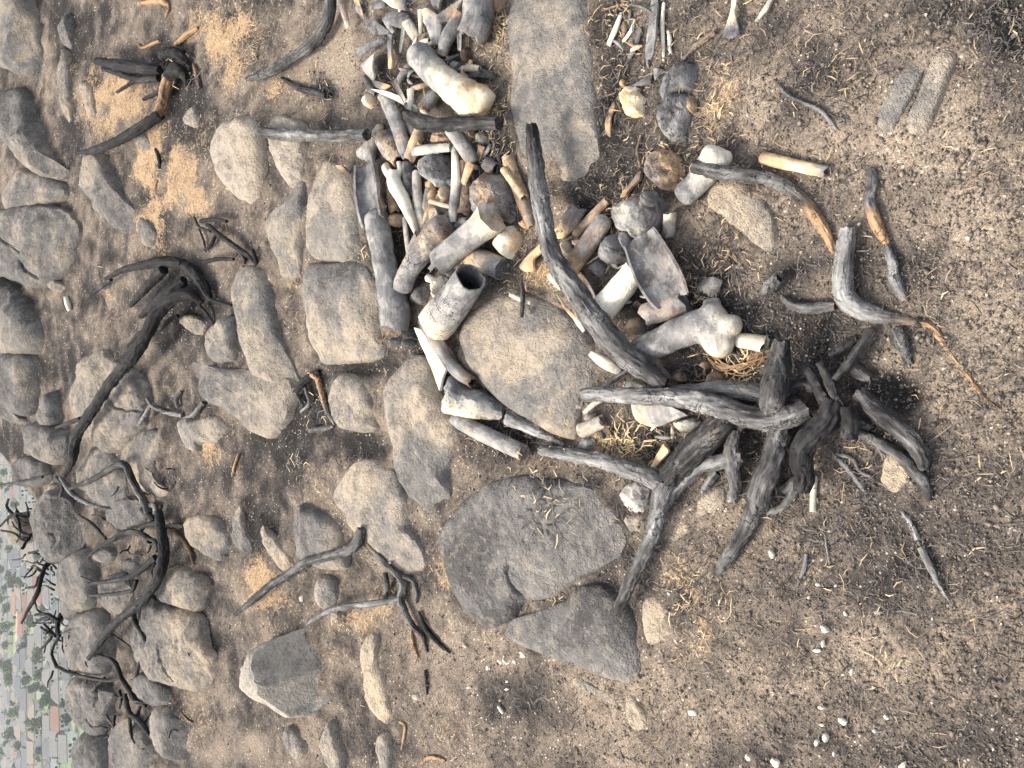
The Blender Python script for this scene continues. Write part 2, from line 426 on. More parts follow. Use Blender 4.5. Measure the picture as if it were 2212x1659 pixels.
def lump_mesh(outline, H, b=0.0, n=44, m=12, p=2.6, q=1.6, skirt=0.25, rough=0.06, freq=3.0, cuts=(), rc=0, smooth=2, tilt=(0, 0), pit=None, fl=0.72, fr=0.08, scale=1.0, cracks=()):
    """solid body raised from an outline: H and b in layout units; cuts = (angle, where, slope)"""
    sd = nseed(); O = np.array(outline, float)
    cu, cv = O[:, 0].mean(), O[:, 1].mean(); s = px(cu, cv)
    O = (O - (cu, cv)) * scale + (cu, cv)
    O = closed(O, n, smooth); u0, u1 = O[:, 0].min(), O[:, 0].max()
    E = []
    for u, v in O:
        f = fl + (fr - fl) * (u - u0) / max(u1 - u0, 1e-6)
        E.append(at(u, v, (b + f * H) * s)[:2])
    E = np.array(E); c = E.mean(0); Rm = float(np.mean(np.linalg.norm(E - c, axis=1)))
    Hm = H * s; bm = b * s
    ss = 1 - np.linspace(0, 1, m) ** 1.35
    XY, Z, A = [], [], []
    XY.append(E); Z.append(np.full(n, -skirt * max(Hm, Rm * 0.5))); A.append(np.ones(n))
    for k, q_ in enumerate(ss):
        XY.append(c + (E - c) * max(q_, 0.01)); Z.append(np.full(n, Hm * (1 - q_ ** p) ** (1 / q))); A.append(np.full(n, q_))
    XY = np.vstack(XY); Z = np.concatenate(Z); A = np.concatenate(A)
    rel = (XY - c) / Rm                                  # x = picture up, -y = picture right
    pu, pv = -rel[:, 1], -rel[:, 0]
    rg = np.random.default_rng(int(sd * 100) % 99991)
    cl = list(cuts) + [(rg.uniform(0, 360), rg.uniform(0.35, 0.85), rg.uniform(0.2, 0.8)) for _ in range(rc)]
    body = Z > -1e-9
    for ang, w, sl in cl:
        pr = pu * math.cos(R(ang)) + pv * math.sin(R(ang))
        lim = Hm * (1 - np.maximum(0, pr - w) * sl * 1.6)
        lim = np.maximum(lim, 0.08 * Hm)
        Z = np.where(body & (Z > lim), lim, Z)
    Z = Z + np.where(body, Hm * (tilt[0] * pu + tilt[1] * pv) * (1 - 0.5 * A), 0)
    if pit is not None:
        for (a0, b0, rr, dp) in pit:
            Z = Z - body * Hm * dp * np.exp(-((pu - a0) ** 2 + (pv - b0) ** 2) / rr ** 2)
    for poly, cw, cd in cracks:
        Q = np.array([at(a_, b_, (b + 0.75 * H) * s)[:2] for a_, b_ in parse(poly)]); dm = np.full(len(XY), 9.0)
        Q = crom(np.column_stack([Q, 0 * Q[:, 0]]), 14)[:, :2]; Q[1:-1] += np.random.default_rng(3).normal(0, 1.2 * s, Q[1:-1].shape)
        for a_, b_ in zip(Q[:-1], Q[1:]):
            t_ = np.clip(((XY - a_) @ (b_ - a_)) / max(((b_ - a_) ** 2).sum(), 1e-12), 0, 1)
            dm = np.minimum(dm, np.linalg.norm(XY - a_ - t_[:, None] * (b_ - a_), axis=1))
        Z = Z - body * cd * s * np.exp(-(dm / (cw * s)) ** 2)
    z = gz(XY[:, 0], XY[:, 1]) + bm + Z
    V = np.column_stack([XY, z])
    nz = fbm(V / Rm * freq + sd, 4, 0.55)
    amp = rough * Rm
    nz = nz + 0.35 * np.abs(fbm(V / Rm * freq * 3.1 + sd + 77, 3))
    V[:, 2] += np.where(body, nz * amp * 1.2 * np.clip(Z / max(Hm, 1e-5) * 2.5, 0.25, 1), 0)
    V[:, :2] += (XY - c) / Rm * (fbm(V / Rm * freq * 1.3 + sd + 31, 3) * amp * np.clip(A, 0, 1) ** 2)[:, None]
    F = grid_faces(m + 1, n) + [tuple(m * n + j for j in range(n))]
    return V, F, A, np.clip(Z / max(Hm, 1e-6), 0, 1), np.stack([pu, pv], 1)

def rock(label, outline, H, soot_shade=0.6, warm=0.3, val=1.0, top=0.0, sdir=None, group=None, name='rock', n=56, m=15, cat='rock', hk=False, **k):
    k.setdefault('p', 6.0); k.setdefault('q', 1.8); k.setdefault('smooth', .2); k.setdefault('scale', float(np.interp(parse(outline)[0][0], [0, 400, 700], [1.17, 1.13, 1.06]))); k.setdefault('rc', 2 if 'p' in k else 7); k.setdefault('rough', 0.06); soot_shade += .05 + float(np.interp(parse(outline)[0][0], [250, 420], [.10, 0])); H = H * float(1 if hk else np.interp(parse(outline)[0][0], [0, 250, 600, 1000], [.48, .40, .46, .6])); k.setdefault('freq', 1.7); k.setdefault('skirt', 0.6)
    V, F, A, Zr, pq = lump_mesh(parse(outline), H, n=n, m=m, **k)
    sd = nseed()
    q1 = fbm(V * 6 + sd, 4)
    so = soot_shade + 0.30 * q1  + top * (Zr - 0.6)
    if sdir: so = so + sdir[1] * (pq[:, 0] * math.cos(R(sdir[0])) + pq[:, 1] * math.sin(R(sdir[0])))  # one-sided darkening: sooty staining, on some stones painted light and shade
    w = warm + 0.35 * fbm(V * 7 + sd + 5, 2); val = val * float(np.interp(parse(outline)[0][0], [300, 700], [.86, 1.0]))
    t = np.stack([np.clip(so, 0, 1.5), np.clip(w, 0, 1), np.full(len(V), val), np.ones(len(V))], 1)
    o = mk(name, V, F, M_ROCK, None, {'tint': t}, sharp=26)
    return tag(o, label, cat, group)
def lump(name, label, cat, outline, H, b=0, tone=0.5, warm=0.2, crack=0.4, group=None, parent=None, tdir=None, mat=None, amp=0.18, **k):
    k.setdefault('n', 36); k.setdefault('m', 10); k.setdefault('p', 2.6); k.setdefault('q', 2.0); k.setdefault('rough', 0.11); k.setdefault('rc', 3); k.setdefault('smooth', .2)
    V, F, A, Zr, pq = lump_mesh(parse(outline), H, b, **k)
    a = np.full(len(V), 0.5)
    if tdir is not None:
        pr = pq[:, 0] * math.cos(R(tdir)) + pq[:, 1] * math.sin(R(tdir)); a = np.clip(0.5 + 0.5 * pr, 0, 1)
    U = V + nseed()
    o = mk(name, V, F, mat or M_BONE, parent, {'tint': tints(V, a, tone, warm, crack, None, amp), 'wuv': U}, sharp=32)
    if parent is None: tag(o, label, cat, group)
    return o
def shard(name, label, cat, outline, h=8, b=0, thick=5, arch=6, tone=0.5, warm=0.2, crack=0.2, tilt=(0, 0), parent=None, group=None, tdir=None, rough=0.03, n=30):
    """thin curved plate: outline at height b, thickness and arch in layout units"""
    sd = nseed(); _r = random.Random(int(sd * 100))
    if tilt == (0, 0): tilt = (_r.uniform(-.9, .9), _r.uniform(-.9, .9)); thick = thick * .8
    O = np.array(parse(outline)); s = px(O[:, 0].mean(), O[:, 1].mean()); m = 6
    O = closed(O, n, .08); E = np.array([at(u, v, (b + thick) * s)[:2] for u, v in O]); c = E.mean(0)
    Rm = float(np.mean(np.linalg.norm(E - c, axis=1)))
    V, A = [], []
    prof = [(1.0, 0.0), (1.0, 0.92), (0.985, 1.0)] + [(q, 1.0) for q in (0.7, 0.45, 0.2, 0.01)]
    prof = [(0.01, 0.0), (0.5, 0.0)] + prof
    cov = np.linalg.eigh(np.cov((E - c).T))[1][:, 0]        # across the short axis
    for q_, t in prof:
        XY = c + (E - c) * q_; rel = (XY - c) / Rm
        w = (rel @ cov)
        z = gz(XY[:, 0], XY[:, 1]) + s * (b + t * thick + arch * (1 - np.minimum(w * w * 2.2, 1.6)) + arch * 0.4) + s * thick * 3 * (-tilt[0] * rel[:, 1] - tilt[1] * rel[:, 0])
        V.append(np.column_stack([XY, z])); A.append(-rel)
    V = np.vstack(V); A = np.vstack(A)
    V[:, 2] += fbm(V / Rm * 1.6 + sd, 3) * Rm * rough * 1.5
    F = grid_faces(len(prof), n) + [tuple((len(prof) - 1) * n + j for j in range(n)), tuple(range(n))[::-1]]
    a = np.full(len(V), 0.5)
    if tdir is not None: a = np.clip(0.5 + 0.5 * (A[:, 1] * math.cos(R(tdir)) + A[:, 0] * math.sin(R(tdir))), 0, 1)
    o = mk(name, V, F, M_BONE, parent, {'tint': tints(V, a, tone, warm, crack), 'wuv': V + sd}, sharp=32)
    if parent is None: tag(o, label, cat, group)
    return o
_BL = []
def blend(name, label, cat, chains, b=0, tone=0.6, warm=0.2, crack=0.35, vox=0.0035, it=6, tdir=None, rough=0.03, bites=()):
    """several swollen chains fused into one bone by voxel remeshing"""
    VV, FF, k0 = [], [], 0; s0 = px(*parse(chains[0])[0][:2])
    for ch in chains:
        P, Rr = to3(parse(ch), b)
        if len(P) == 1: P = np.vstack([P, P + 1e-3]); Rr = np.repeat(Rr, 2)
        V, F, U, a, K = tube_mesh(P, Rr, n=16, rough=0)
        V = V - 0; VV.append(V); FF += [tuple(i + k0 for i in f) for f in F]; k0 += len(V)
    V = np.vstack(VV)
    me = bpy.data.meshes.new('tmp'); me.from_pydata(V.tolist(), [], FF)
    ob = bpy.data.objects.new('tmp', me); C.objects.link(ob)
    md = ob.modifiers.new('r', 'REMESH'); md.mode = 'VOXEL'; md.voxel_size = vox; md.use_smooth_shade = True
    ms = ob.modifiers.new('s', 'SMOOTH'); ms.factor = 0.5; ms.iterations = it
    dg = bpy.context.evaluated_depsgraph_get()
    e = ob.evaluated_get(dg); m2 = e.to_mesh()
    n = len(m2.vertices); co = np.zeros(n * 3); m2.vertices.foreach_get('co', co); co = co.reshape(-1, 3)
    nr = np.zeros(n * 3); m2.vertices.foreach_get('normal', nr); nr = nr.reshape(-1, 3)
    F = [tuple(p.vertices) for p in m2.polygons]
    e.to_mesh_clear(); bpy.data.objects.remove(ob); bpy.data.meshes.remove(me)
    sd = nseed(); rm = np.mean([q[2] for q in parse(chains[0])]) * s0
    co = co + nr * (fbm(co / rm * 0.9 + sd, 3) * rm * rough * 2)[:, None]
    c = co.mean(0); rel = (co - c) / np.max(np.abs(co - c)); a = np.full(n, 0.5)
    if tdir is not None: a = np.clip(0.5 + 0.6 * (-rel[:, 1] * math.cos(R(tdir)) - rel[:, 0] * math.sin(R(tdir))), 0, 1)
    o = mk(name, co, F, M_BONE, None, {'tint': tints(co, a, tone, warm, crack), 'wuv': co + sd})
    return tag(o, label, cat)
def branch(name, pts, ash=0.45, tan=0.0, parent=None, label=None, cat=None, group=None, b=0, ends=('cut', 'cut'), rough=0.17, n=14, grain=0.17, amp=0.12, thin=0.86, **k):
    pts = ' '.join(','.join(str(x * (thin if i == 2 else 1)) for i, x in enumerate(q)) for q in parse(pts)); n = n if n < 12 else int(n * 1.7)
    k.setdefault('jag', 0.35)
    return tube(name, label, cat, pts, M_WOOD, b, ash, tan, 0.5, group, parent, ends=ends, rough=rough, n=n, grain=grain, amp=amp, freq=2.2, **k)
# ================================================================== the ground
def blobs(spec):
    out = []
    for q in spec.split(';'):
        u, v, ru, rv, k = [float(x) for x in q.split(',')]
        c = at(u, v)[:2]; a = at(u + ru, v)[:2] - c; d = at(u, v + rv)[:2] - c
        out.append((c, np.linalg.inv(np.column_stack([a, d])), k))
    return out
STRAW = blobs('230,240,110,90,.5;410,370,90,120,.5;60,420,60,40,.5;520,120,60,110,.5;340,560,50,60,.4;440,930,60,50,.5;560,1260,60,50,.5;640,620,30,60,.4;100,340,50,50,.4;420,60,60,60,.4;1180,575,40,20,.5;255,190,60,60,.6;330,360,50,90,.9;480,70,50,80,.6;640,60,60,50,.5;600,200,60,40,.5;1075,60,25,80,.6;1070,190,20,60,.5;1340,960,70,45,.9;1295,930,30,30,.6;1480,1270,60,70,.5;1500,1370,50,60,.6;430,420,50,60,.6;180,130,30,60,.4;240,640,30,60,.6;110,470,40,40,.4;330,480,40,40,.7;470,970,40,50,.6;500,1020,30,40,.5;820,1300,40,50,.6;790,1340,40,30,.8;560,620,25,60,.7;700,700,40,60,.3;1570,190,40,60,.5;1540,240,40,50,.5;1130,500,40,60,.6;1160,590,30,40,.6;1330,60,40,60,.4;1300,170,20,60,.4;1190,590,30,30,.6;1620,770,40,30,.6;1030,1120,30,30,.4;1000,1000,30,30,.3;660,930,25,30,.5;690,1060,25,40,.5;960,1240,25,60,.6;1440,1230,40,60,.4;1850,1310,70,40,.35;1700,1400,60,60,.3;1930,1430,80,60,.25;620,1290,60,40,.4;560,1250,50,60,.4;730,1380,40,60,.4;980,1590,60,60,.45;420,1540,40,60,.5;330,1190,60,30,.2;150,420,30,30,.3;60,300,30,40,.2;1050,320,30,40,.4;830,720,40,20,.5')
SAND = blobs('1950,420,260,260,.3;1800,230,160,160,.25;2120,900,160,240,.22;1900,1500,250,160,.04;1560,1560,160,120,.25;1650,1330,120,100,.08;740,100,60,130,.75;640,130,60,40,.4;575,40,80,60,.35;1635,215,32,60,.9;1615,290,30,40,.5;2010,320,90,50,.8;2120,430,110,160,.7;2080,250,60,80,.4;1990,120,120,40,.3;1870,1400,90,70,.75;1920,1450,60,50,.6;1560,420,60,50,.3;2150,700,100,120,.35;1920,770,60,50,.5;2000,880,80,60,.4;1440,1360,50,70,.5;1430,1480,40,40,.3;1560,1330,60,50,.3;1890,1270,60,40,.2;480,560,40,60,.5;250,500,60,60,.25;620,1480,60,80,.3;1300,1590,80,60,.25;2060,1500,120,100,.3;1950,1060,60,60,.3;560,1610,60,50,.45;460,1620,60,60,.4;430,1500,50,80,.4;880,1300,60,60,.25;1310,1420,60,40,.3;720,1320,60,60,.3;1530,130,40,50,.35;1700,330,60,50,.3;1180,-20,90,60,.4;30,1010,40,40,.5;140,1160,30,30,.4')
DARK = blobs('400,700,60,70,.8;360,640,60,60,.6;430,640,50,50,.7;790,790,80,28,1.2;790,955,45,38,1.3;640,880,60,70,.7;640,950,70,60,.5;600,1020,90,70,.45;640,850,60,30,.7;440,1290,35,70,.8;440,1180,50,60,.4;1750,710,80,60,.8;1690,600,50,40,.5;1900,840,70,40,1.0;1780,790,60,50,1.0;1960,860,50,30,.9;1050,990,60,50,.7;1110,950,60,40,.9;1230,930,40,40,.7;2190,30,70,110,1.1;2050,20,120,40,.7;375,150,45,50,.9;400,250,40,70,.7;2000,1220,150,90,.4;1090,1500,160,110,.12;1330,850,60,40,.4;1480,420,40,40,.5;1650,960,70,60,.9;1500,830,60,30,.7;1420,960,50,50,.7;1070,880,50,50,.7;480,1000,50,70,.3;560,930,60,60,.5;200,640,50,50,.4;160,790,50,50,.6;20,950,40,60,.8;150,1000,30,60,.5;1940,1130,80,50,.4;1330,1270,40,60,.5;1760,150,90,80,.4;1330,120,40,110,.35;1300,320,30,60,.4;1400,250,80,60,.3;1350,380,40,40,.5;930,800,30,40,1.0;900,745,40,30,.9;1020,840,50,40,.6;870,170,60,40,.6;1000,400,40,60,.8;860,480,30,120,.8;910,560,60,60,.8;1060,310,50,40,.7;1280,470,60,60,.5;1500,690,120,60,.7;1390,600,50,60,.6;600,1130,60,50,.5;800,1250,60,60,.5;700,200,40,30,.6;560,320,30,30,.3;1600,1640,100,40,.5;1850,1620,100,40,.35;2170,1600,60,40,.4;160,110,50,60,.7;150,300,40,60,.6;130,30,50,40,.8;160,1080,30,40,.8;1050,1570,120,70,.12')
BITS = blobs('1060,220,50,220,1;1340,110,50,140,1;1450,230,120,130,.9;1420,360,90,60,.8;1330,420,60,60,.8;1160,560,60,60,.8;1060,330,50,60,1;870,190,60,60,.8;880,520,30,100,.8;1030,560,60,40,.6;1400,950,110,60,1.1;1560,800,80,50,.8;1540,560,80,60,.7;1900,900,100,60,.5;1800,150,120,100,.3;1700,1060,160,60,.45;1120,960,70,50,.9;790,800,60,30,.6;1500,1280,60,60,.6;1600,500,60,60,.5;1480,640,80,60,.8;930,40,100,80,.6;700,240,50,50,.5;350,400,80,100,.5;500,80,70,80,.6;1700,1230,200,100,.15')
def field(B, X, Y):
    r = np.zeros_like(X)
    for c, iv, k in B:
        w = np.stack([X - c[0], Y - c[1]], 1) @ iv.T
        r = r + k * np.exp(-(w * w).sum(1) * 1.1)
    return r
def ground_sheet():
    ny, nx = 620, 560
    t = np.linspace(0, 1, ny); y = 0.02 + 5.3 * (0.42 * t + 0.58 * t ** 2.0)
    s = np.linspace(-1, 1, nx)
    Y = np.repeat(y, nx); X = np.tile(s, ny) * (0.95 + 0.55 * Y)
    p = np.stack([X, Y, 0 * X], 1)
    near = np.abs(Y - 0) < 9
    fine = 0.0036 * fbm(p * 14 + 4, 3) + 0.0020 * fbm(p * 60 + 9, 2)
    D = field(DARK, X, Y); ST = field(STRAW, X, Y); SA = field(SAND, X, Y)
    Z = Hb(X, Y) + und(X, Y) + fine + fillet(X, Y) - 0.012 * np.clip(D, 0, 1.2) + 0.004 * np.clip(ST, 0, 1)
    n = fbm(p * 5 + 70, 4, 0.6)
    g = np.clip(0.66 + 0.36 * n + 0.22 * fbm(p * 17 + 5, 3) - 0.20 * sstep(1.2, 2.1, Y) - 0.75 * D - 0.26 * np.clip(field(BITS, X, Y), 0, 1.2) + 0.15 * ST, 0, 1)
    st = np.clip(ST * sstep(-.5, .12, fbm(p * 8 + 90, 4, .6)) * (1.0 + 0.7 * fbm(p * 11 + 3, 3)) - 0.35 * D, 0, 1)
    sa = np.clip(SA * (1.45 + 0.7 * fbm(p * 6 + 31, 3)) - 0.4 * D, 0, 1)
    V = np.stack([X, Y, Z], 1)
    i = np.arange((ny - 1) * nx).reshape(ny - 1, nx)[:, :-1].ravel()
    F = np.stack([i, i + 1, i + nx + 1, i + nx], 1)
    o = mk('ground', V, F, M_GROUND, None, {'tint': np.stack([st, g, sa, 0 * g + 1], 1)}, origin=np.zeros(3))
    return tag(o, kind='structure')
def hill_sheet():
    y = np.concatenate([np.linspace(-40, 0, 12), np.linspace(0.4, 8, 40), np.linspace(9, 150, 30)]); x = np.concatenate([np.linspace(-120, -6, 14), np.linspace(-5, 5, 30), np.linspace(6, 120, 14)])
    X, Y = np.meshgrid(x, y); X = X.ravel(); Y = Y.ravel()
    Z = np.maximum(Hb(X, Y) - 0.06, -111.0) + np.where(np.abs(X) + np.abs(Y) > 12, 0.25 * fbm(np.stack([X, Y, 0 * X], 1) * 0.3, 3), 0)
    nx = len(x); i = np.arange((len(y) - 1) * nx).reshape(-1, nx)[:, :-1].ravel()
    F = np.stack([i, i + 1, i + nx + 1, i + nx], 1)
    g = np.clip(0.45 + 0.3 * fbm(np.stack([X, Y, 0 * X], 1) * 0.5, 3), 0, 1)
    o = mk('hill_slope', np.stack([X, Y, Z], 1), F, M_GROUND, None, {'tint': np.stack([0 * g + .1, g, 0 * g + .2, 0 * g + 1], 1)}, origin=np.zeros(3))
    tag(o, kind='structure')
hill_sheet()

# ================================================================== stones
rk = rock
rk('tan boulder at the very corner of the slope above the leaning grey block', '-40,-30 60,-30 72,30 85,90 88,140 70,158 45,155 0,135 -40,100', 90, .35, .55, cuts=[(0, .55, 1.2)], sdir=(0, .35))
rk('long leaning grey block with a tan lower end, at the edge of the slope', '-14,215 37,200 57,213 72,253 87,300 110,347 140,358 133,377 100,380 67,363 40,333 15,300 -14,255', 80, .7, .5, sdir=(90, -.5), cuts=[(330, .25, 1.1)])
rk('squat tan stone wedged between the leaning grey block and the split boulder', '40,367 87,377 127,393 143,417 127,440 67,446 20,457 10,430 20,397', 60, .45, .5, rc=1)
rk('broad grey boulder split by a curved crease', '-20,465 53,453 110,452 143,467 163,497 157,533 147,560 125,590 80,612 40,597 -20,575', 95, .62, .4, n=150, m=44, cuts=[(120, .35, .7)], cracks=[('0,498 20,520 48,552 62,575 78,600', 2.6, 12)])
rk('boulder with a shadowed black upper half under the crease-split boulder', '-20,605 47,640 80,693 90,726 80,756 33,764 -20,761', 85, .75, .3, sdir=(270, .6))  # black band of shade painted over the upper half
rk('grey boulder with a ridge, below the shadow-topped one', '-20,768 40,766 78,776 80,820 72,880 45,893 10,850 -20,800', 85, .62, .35, cuts=[(180, .1, .6)])
rk('smooth grey slab leaning under the ridged boulder', '-20,806 15,848 45,893 55,905 35,912 -20,892', 55, .7, .2)
rk('small pointed grey stone beside the end of the long black branch', '115,843 133,873 130,913 93,923 83,906 100,873', 70, .7, .2, rc=1)
rk('rounded block with a pale patch under the pointed grey stone', '43,926 73,913 110,923 147,940 143,980 120,1000 80,983 47,973 40,946', 80, .6, .4, rc=1)
rk('large flat pale stone crossed by the long black branch', '173,783 215,766 250,796 287,800 310,840 317,876 300,920 247,970 213,956 183,936 167,903 147,863 160,830', 70, .36, .4, n=150, m=44, sdir=(60, .25), cracks=[('230,850 258,882 304,888', 2.2, 9)], cuts=[(110, .3, .5)])
rk('low tan stone with a hollow side, below the branch-crossed stone', '260,980 293,946 333,933 360,946 350,980 332,1000 345,1036 368,1053 353,1070 320,1063 290,1033 267,1000', 45, .4, .55)
rk('flat grey-tan stone under the kinked twig', '200,976 233,966 250,986 277,1033 280,1073 240,1093 200,1073 170,1046 167,1010', 60, .45, .4, rc=1)
rk('pale lobed stone shaped like a mitten', '383,913 407,900 420,913 443,903 473,898 490,917 480,943 463,957 430,953 427,973 400,967 383,946', 55, .25, .35, smooth=1)
rk('wide flat grey stone with a pointed lower lobe', '410,790 450,793 500,803 560,800 635,830 625,870 600,920 570,938 540,925 490,880 440,860 415,820', 50, .5, .4, sdir=(0, -.35))
rk('tall upright grey block beside the dark root hollow', '500,600 530,578 570,590 590,640 600,700 620,760 640,820 590,825 545,800 522,740 505,650', 75, .5, .45, sdir=(0, .3), cuts=[(0, .35, 1.0)])
rk('rounded stone leaning on the tall upright block', '457,706 493,686 507,693 515,773 480,783 450,773 440,753 447,726', 60, .5, .4, rc=1)
rk('small flat pale stone near the dark root hollow', '380,690 410,680 443,696 443,723 420,720', 30, .4, .4)
rk('elongated grey stone with a ridge below the bent black stick', '182,337 213,335 233,363 263,417 290,457 297,507 247,483 210,450 180,400 173,370', 65, .55, .35, cuts=[(0, .2, .6)], rc=1)
rk('small pale stone against the end of the elongated grey one', '297,467 327,480 343,510 332,530 310,530', 40, .45, .4)
rk('speckled pale round boulder with a smooth face', '456,300 480,268 530,256 560,266 572,320 575,370 570,410 548,437 510,420 475,380 458,340', 75, .12, .3, val=1.12, sdir=(180, .25))
rk('speckled pale boulder lying under the straight grey stick', '577,262 600,250 640,255 668,275 672,320 660,380 635,405 612,385 590,340', 60, .22, .35, val=1.05)
rk('narrow tapering slab next to the long cracked slab', '571,483 586,460 630,427 660,393 660,440 656,500 652,560 648,590 635,612 615,600 595,553 575,520', 45, .38, .45)
rk('tan upper half of the long slab beside the largest grey bone', '690,350 740,360 770,385 774,430 780,480 790,540 740,563 700,558 660,552 658,500 664,430 677,380', 55, .38, .5, p=4.5, sdir=(90, .2))
rk('sooty lower half of the long slab beside the largest grey bone', '655,576 693,573 740,568 797,575 814,620 820,703 838,766 783,776 720,783 693,783 663,743 654,686 649,630', 60, .66, .45, p=5, q=1.8, sdir=(90, -.35), cuts=[(130, .7, .8)])
rk('small rounded block below the gap full of black soil', '710,826 740,806 786,820 803,853 810,886 816,930 760,933 730,920 716,896 706,860', 50, .5, .45, rc=1)
rk('tall grey slab standing between the block-shaped bone and the black pit', '823,846 840,813 873,783 906,778 930,793 943,853 983,906 1000,936 983,976 963,1020 976,1070 965,1112 945,1115 900,1085 866,1053 846,1003 840,953 826,903', 65, .6, .4, p=4.5, sdir=(90, .25), cuts=[(0, .45, .8), (70, .5, .7)])
rk('lumpy grey stone behind the charred fork', '722,1060 740,1020 770,998 810,1000 850,1015 870,1055 890,1100 880,1130 905,1165 920,1210 910,1238 880,1245 850,1230 810,1190 770,1150 735,1110 718,1085', 50, .5, .5, rc=2)
rk('biggest dark grey slab with a crack at its lower edge', '948,1165 965,1130 1000,1090 1060,1050 1130,1035 1200,1045 1280,1060 1310,1110 1335,1170 1325,1205 1270,1235 1225,1260 1200,1288 1165,1295 1125,1300 1110,1330 1075,1352 1045,1345 1010,1325 985,1290 965,1230', 62, 1.02, .2, p=6, q=2.2, fl=.55, fr=.3, n=240, m=70, smooth=.1, sdir=(20, -.25), rough=.035, cuts=[(200, .62, .5), (350, .8, .5)], cracks=[('1122,1306 1122,1282 1108,1262 1100,1238 1103,1222', 2.6, 14), ('1165,1300 1196,1292 1222,1272', 2, 8)])
rk('triangular dark slab with a sunlit tan edge', '1076,1366 1106,1340 1166,1320 1230,1296 1250,1268 1293,1266 1340,1303 1366,1336 1380,1390 1390,1450 1366,1473 1306,1460 1250,1433 1190,1418 1120,1390', 52, 1.02, .6, p=6, q=2.4, n=80, m=18, smooth=.1, sdir=(100, -.5), rough=.03)  # lit lower edge painted in: the dark tint thins towards it
rk('wide tan-grey slab in the middle of the bones', '985,740 1000,690 1040,655 1080,640 1140,640 1190,660 1230,690 1270,720 1290,770 1290,830 1262,845 1250,880 1247,940 1210,940 1150,910 1100,880 1060,850 1010,800', 55, .66, .5, p=4.5, n=72, m=18, sdir=(180, -.15), rough=.035)
rk('long flat tan slab between the two groups of bones', '1097,30 1115,-10 1130,-40 1270,-40 1278,60 1283,140 1290,240 1297,330 1285,385 1250,405 1195,412 1165,400 1130,340 1106,260 1101,150', 42, .66, .5, p=6, q=2, n=72, m=18, rough=.03, sdir=(90, -.1))
rk('low tan stone beneath the curved grey-tan branch', '1530,400 1570,390 1620,408 1660,440 1680,500 1672,535 1650,540 1610,510 1560,470 1525,440', 32, .34, .6)
rk('angular pale grey rock with sharp edges and whitish flakes', '520,1440 545,1400 590,1385 640,1365 665,1390 660,1425 690,1460 722,1472 705,1510 655,1540 640,1545 600,1520 550,1490', 100, .22, .05, val=1.25, sdir=(0, .55), hk=True, smooth=.06, p=5, q=1.6, cuts=[(320, .05, .9), (10, .15, 1.1), (95, .25, .6), (200, .5, .9)], tilt=(-.1, .1), rough=.04, fl=.6)  # shade of the right side is painted into the tint
rk('wedge-shaped sooty stone behind the charred fork tip', '586,1176 620,1133 640,1090 690,1108 735,1140 750,1190 748,1230 690,1225 640,1205', 70, .8, .4, sdir=(0, -.3), cuts=[(180, .1, .8)], rc=1)
rk('small egg-shaped grey stone beneath the pale forked stick', '673,1260 686,1243 726,1250 740,1280 733,1306 696,1320 676,1296', 62, .6, .1, sdir=(0, .55), p=2.1, q=2)  # shaded right side painted as a darker tint
rk('small pale slab touching the egg-shaped stone', '704,1324 740,1318 744,1334 722,1341', 26, .25, .2)
rk('long pale sandstone ridge rising from the soil', '776,1400 793,1370 820,1378 818,1426 836,1456 846,1500 853,1533 842,1563 810,1543 790,1506 783,1456', 42, .12, .75, val=1.05, sdir=(0, .45))
rk('small dusty stone below the angular pale rock', '610,1586 620,1566 650,1583 668,1606 660,1633 640,1640', 45, .55, .5, rc=1)
rk('pointed dusty stone between two others at the bottom edge', '690,1606 706,1553 726,1580 750,1626 746,1668 713,1660', 50, .6, .45, rc=1)
rk('pale half-buried stone just below the sandstone ridge', '810,1606 820,1583 846,1584 855,1620 852,1675 830,1675', 38, .35, .5)
rk('rounded tan stone beside the burnt bush stem', '397,1123 437,1113 480,1130 500,1160 483,1210 450,1196 407,1173', 55, .3, .6, sdir=(60, .3))
rk('flat sliver of stone with a dark grey foot', '503,1090 520,1100 545,1160 548,1190 523,1193 503,1166', 40, .5, .4, sdir=(90, .5))
rk('long pale slab tucked under the wedge-shaped sooty stone', '552,1130 580,1150 643,1213 626,1240 603,1220 573,1180', 34, .15, .6)
rk('leaning grey boulder with a black side at the brink above the town', '78,1106 77,1166 90,1200 113,1213 157,1196 177,1173 167,1140 140,1086 110,1063 90,1080', 95, .72, .15, n=150, m=44, sdir=(0, .3), cuts=[(330, .1, .7)], cracks=[('112,1152 118,1165 117,1180 120,1198', 2.2, 9)])
rk('grey boulder with a dark seam along its top, at the brink', '127,1216 180,1193 207,1226 210,1306 167,1320 143,1336 133,1273', 85, .68, .2, rc=1)
rk('smooth grey boulder below the dark-seamed one at the brink', '143,1360 160,1336 200,1323 230,1336 243,1390 240,1433 220,1460 173,1453 147,1426', 85, .66, .25)
rk('grey boulder with short black cracks at the brink', '147,1473 187,1466 227,1486 250,1500 240,1550 217,1583 187,1573 153,1550 143,1520', 80, .62, .3, n=150, m=44, cracks=[('206,1494 211,1508 210,1525', 2, 9), ('191,1553 203,1570', 1.8, 8)])
rk('dark grey boulder at the lowest end of the brink', '156,1630 165,1600 187,1578 228,1592 235,1640 240,1690 160,1690', 80, .8, .15)
rk('rounded boulder under the drooping twigs', '230,1606 273,1553 300,1563 337,1620 320,1653 283,1680 243,1670', 75, .6, .25)
rk('dark-bottomed boulder next to the one under drooping twigs', '313,1556 340,1526 377,1543 417,1573 413,1626 383,1640 347,1626', 75, .68, .3, sdir=(0, .4), cuts=[(0, .2, .8)])
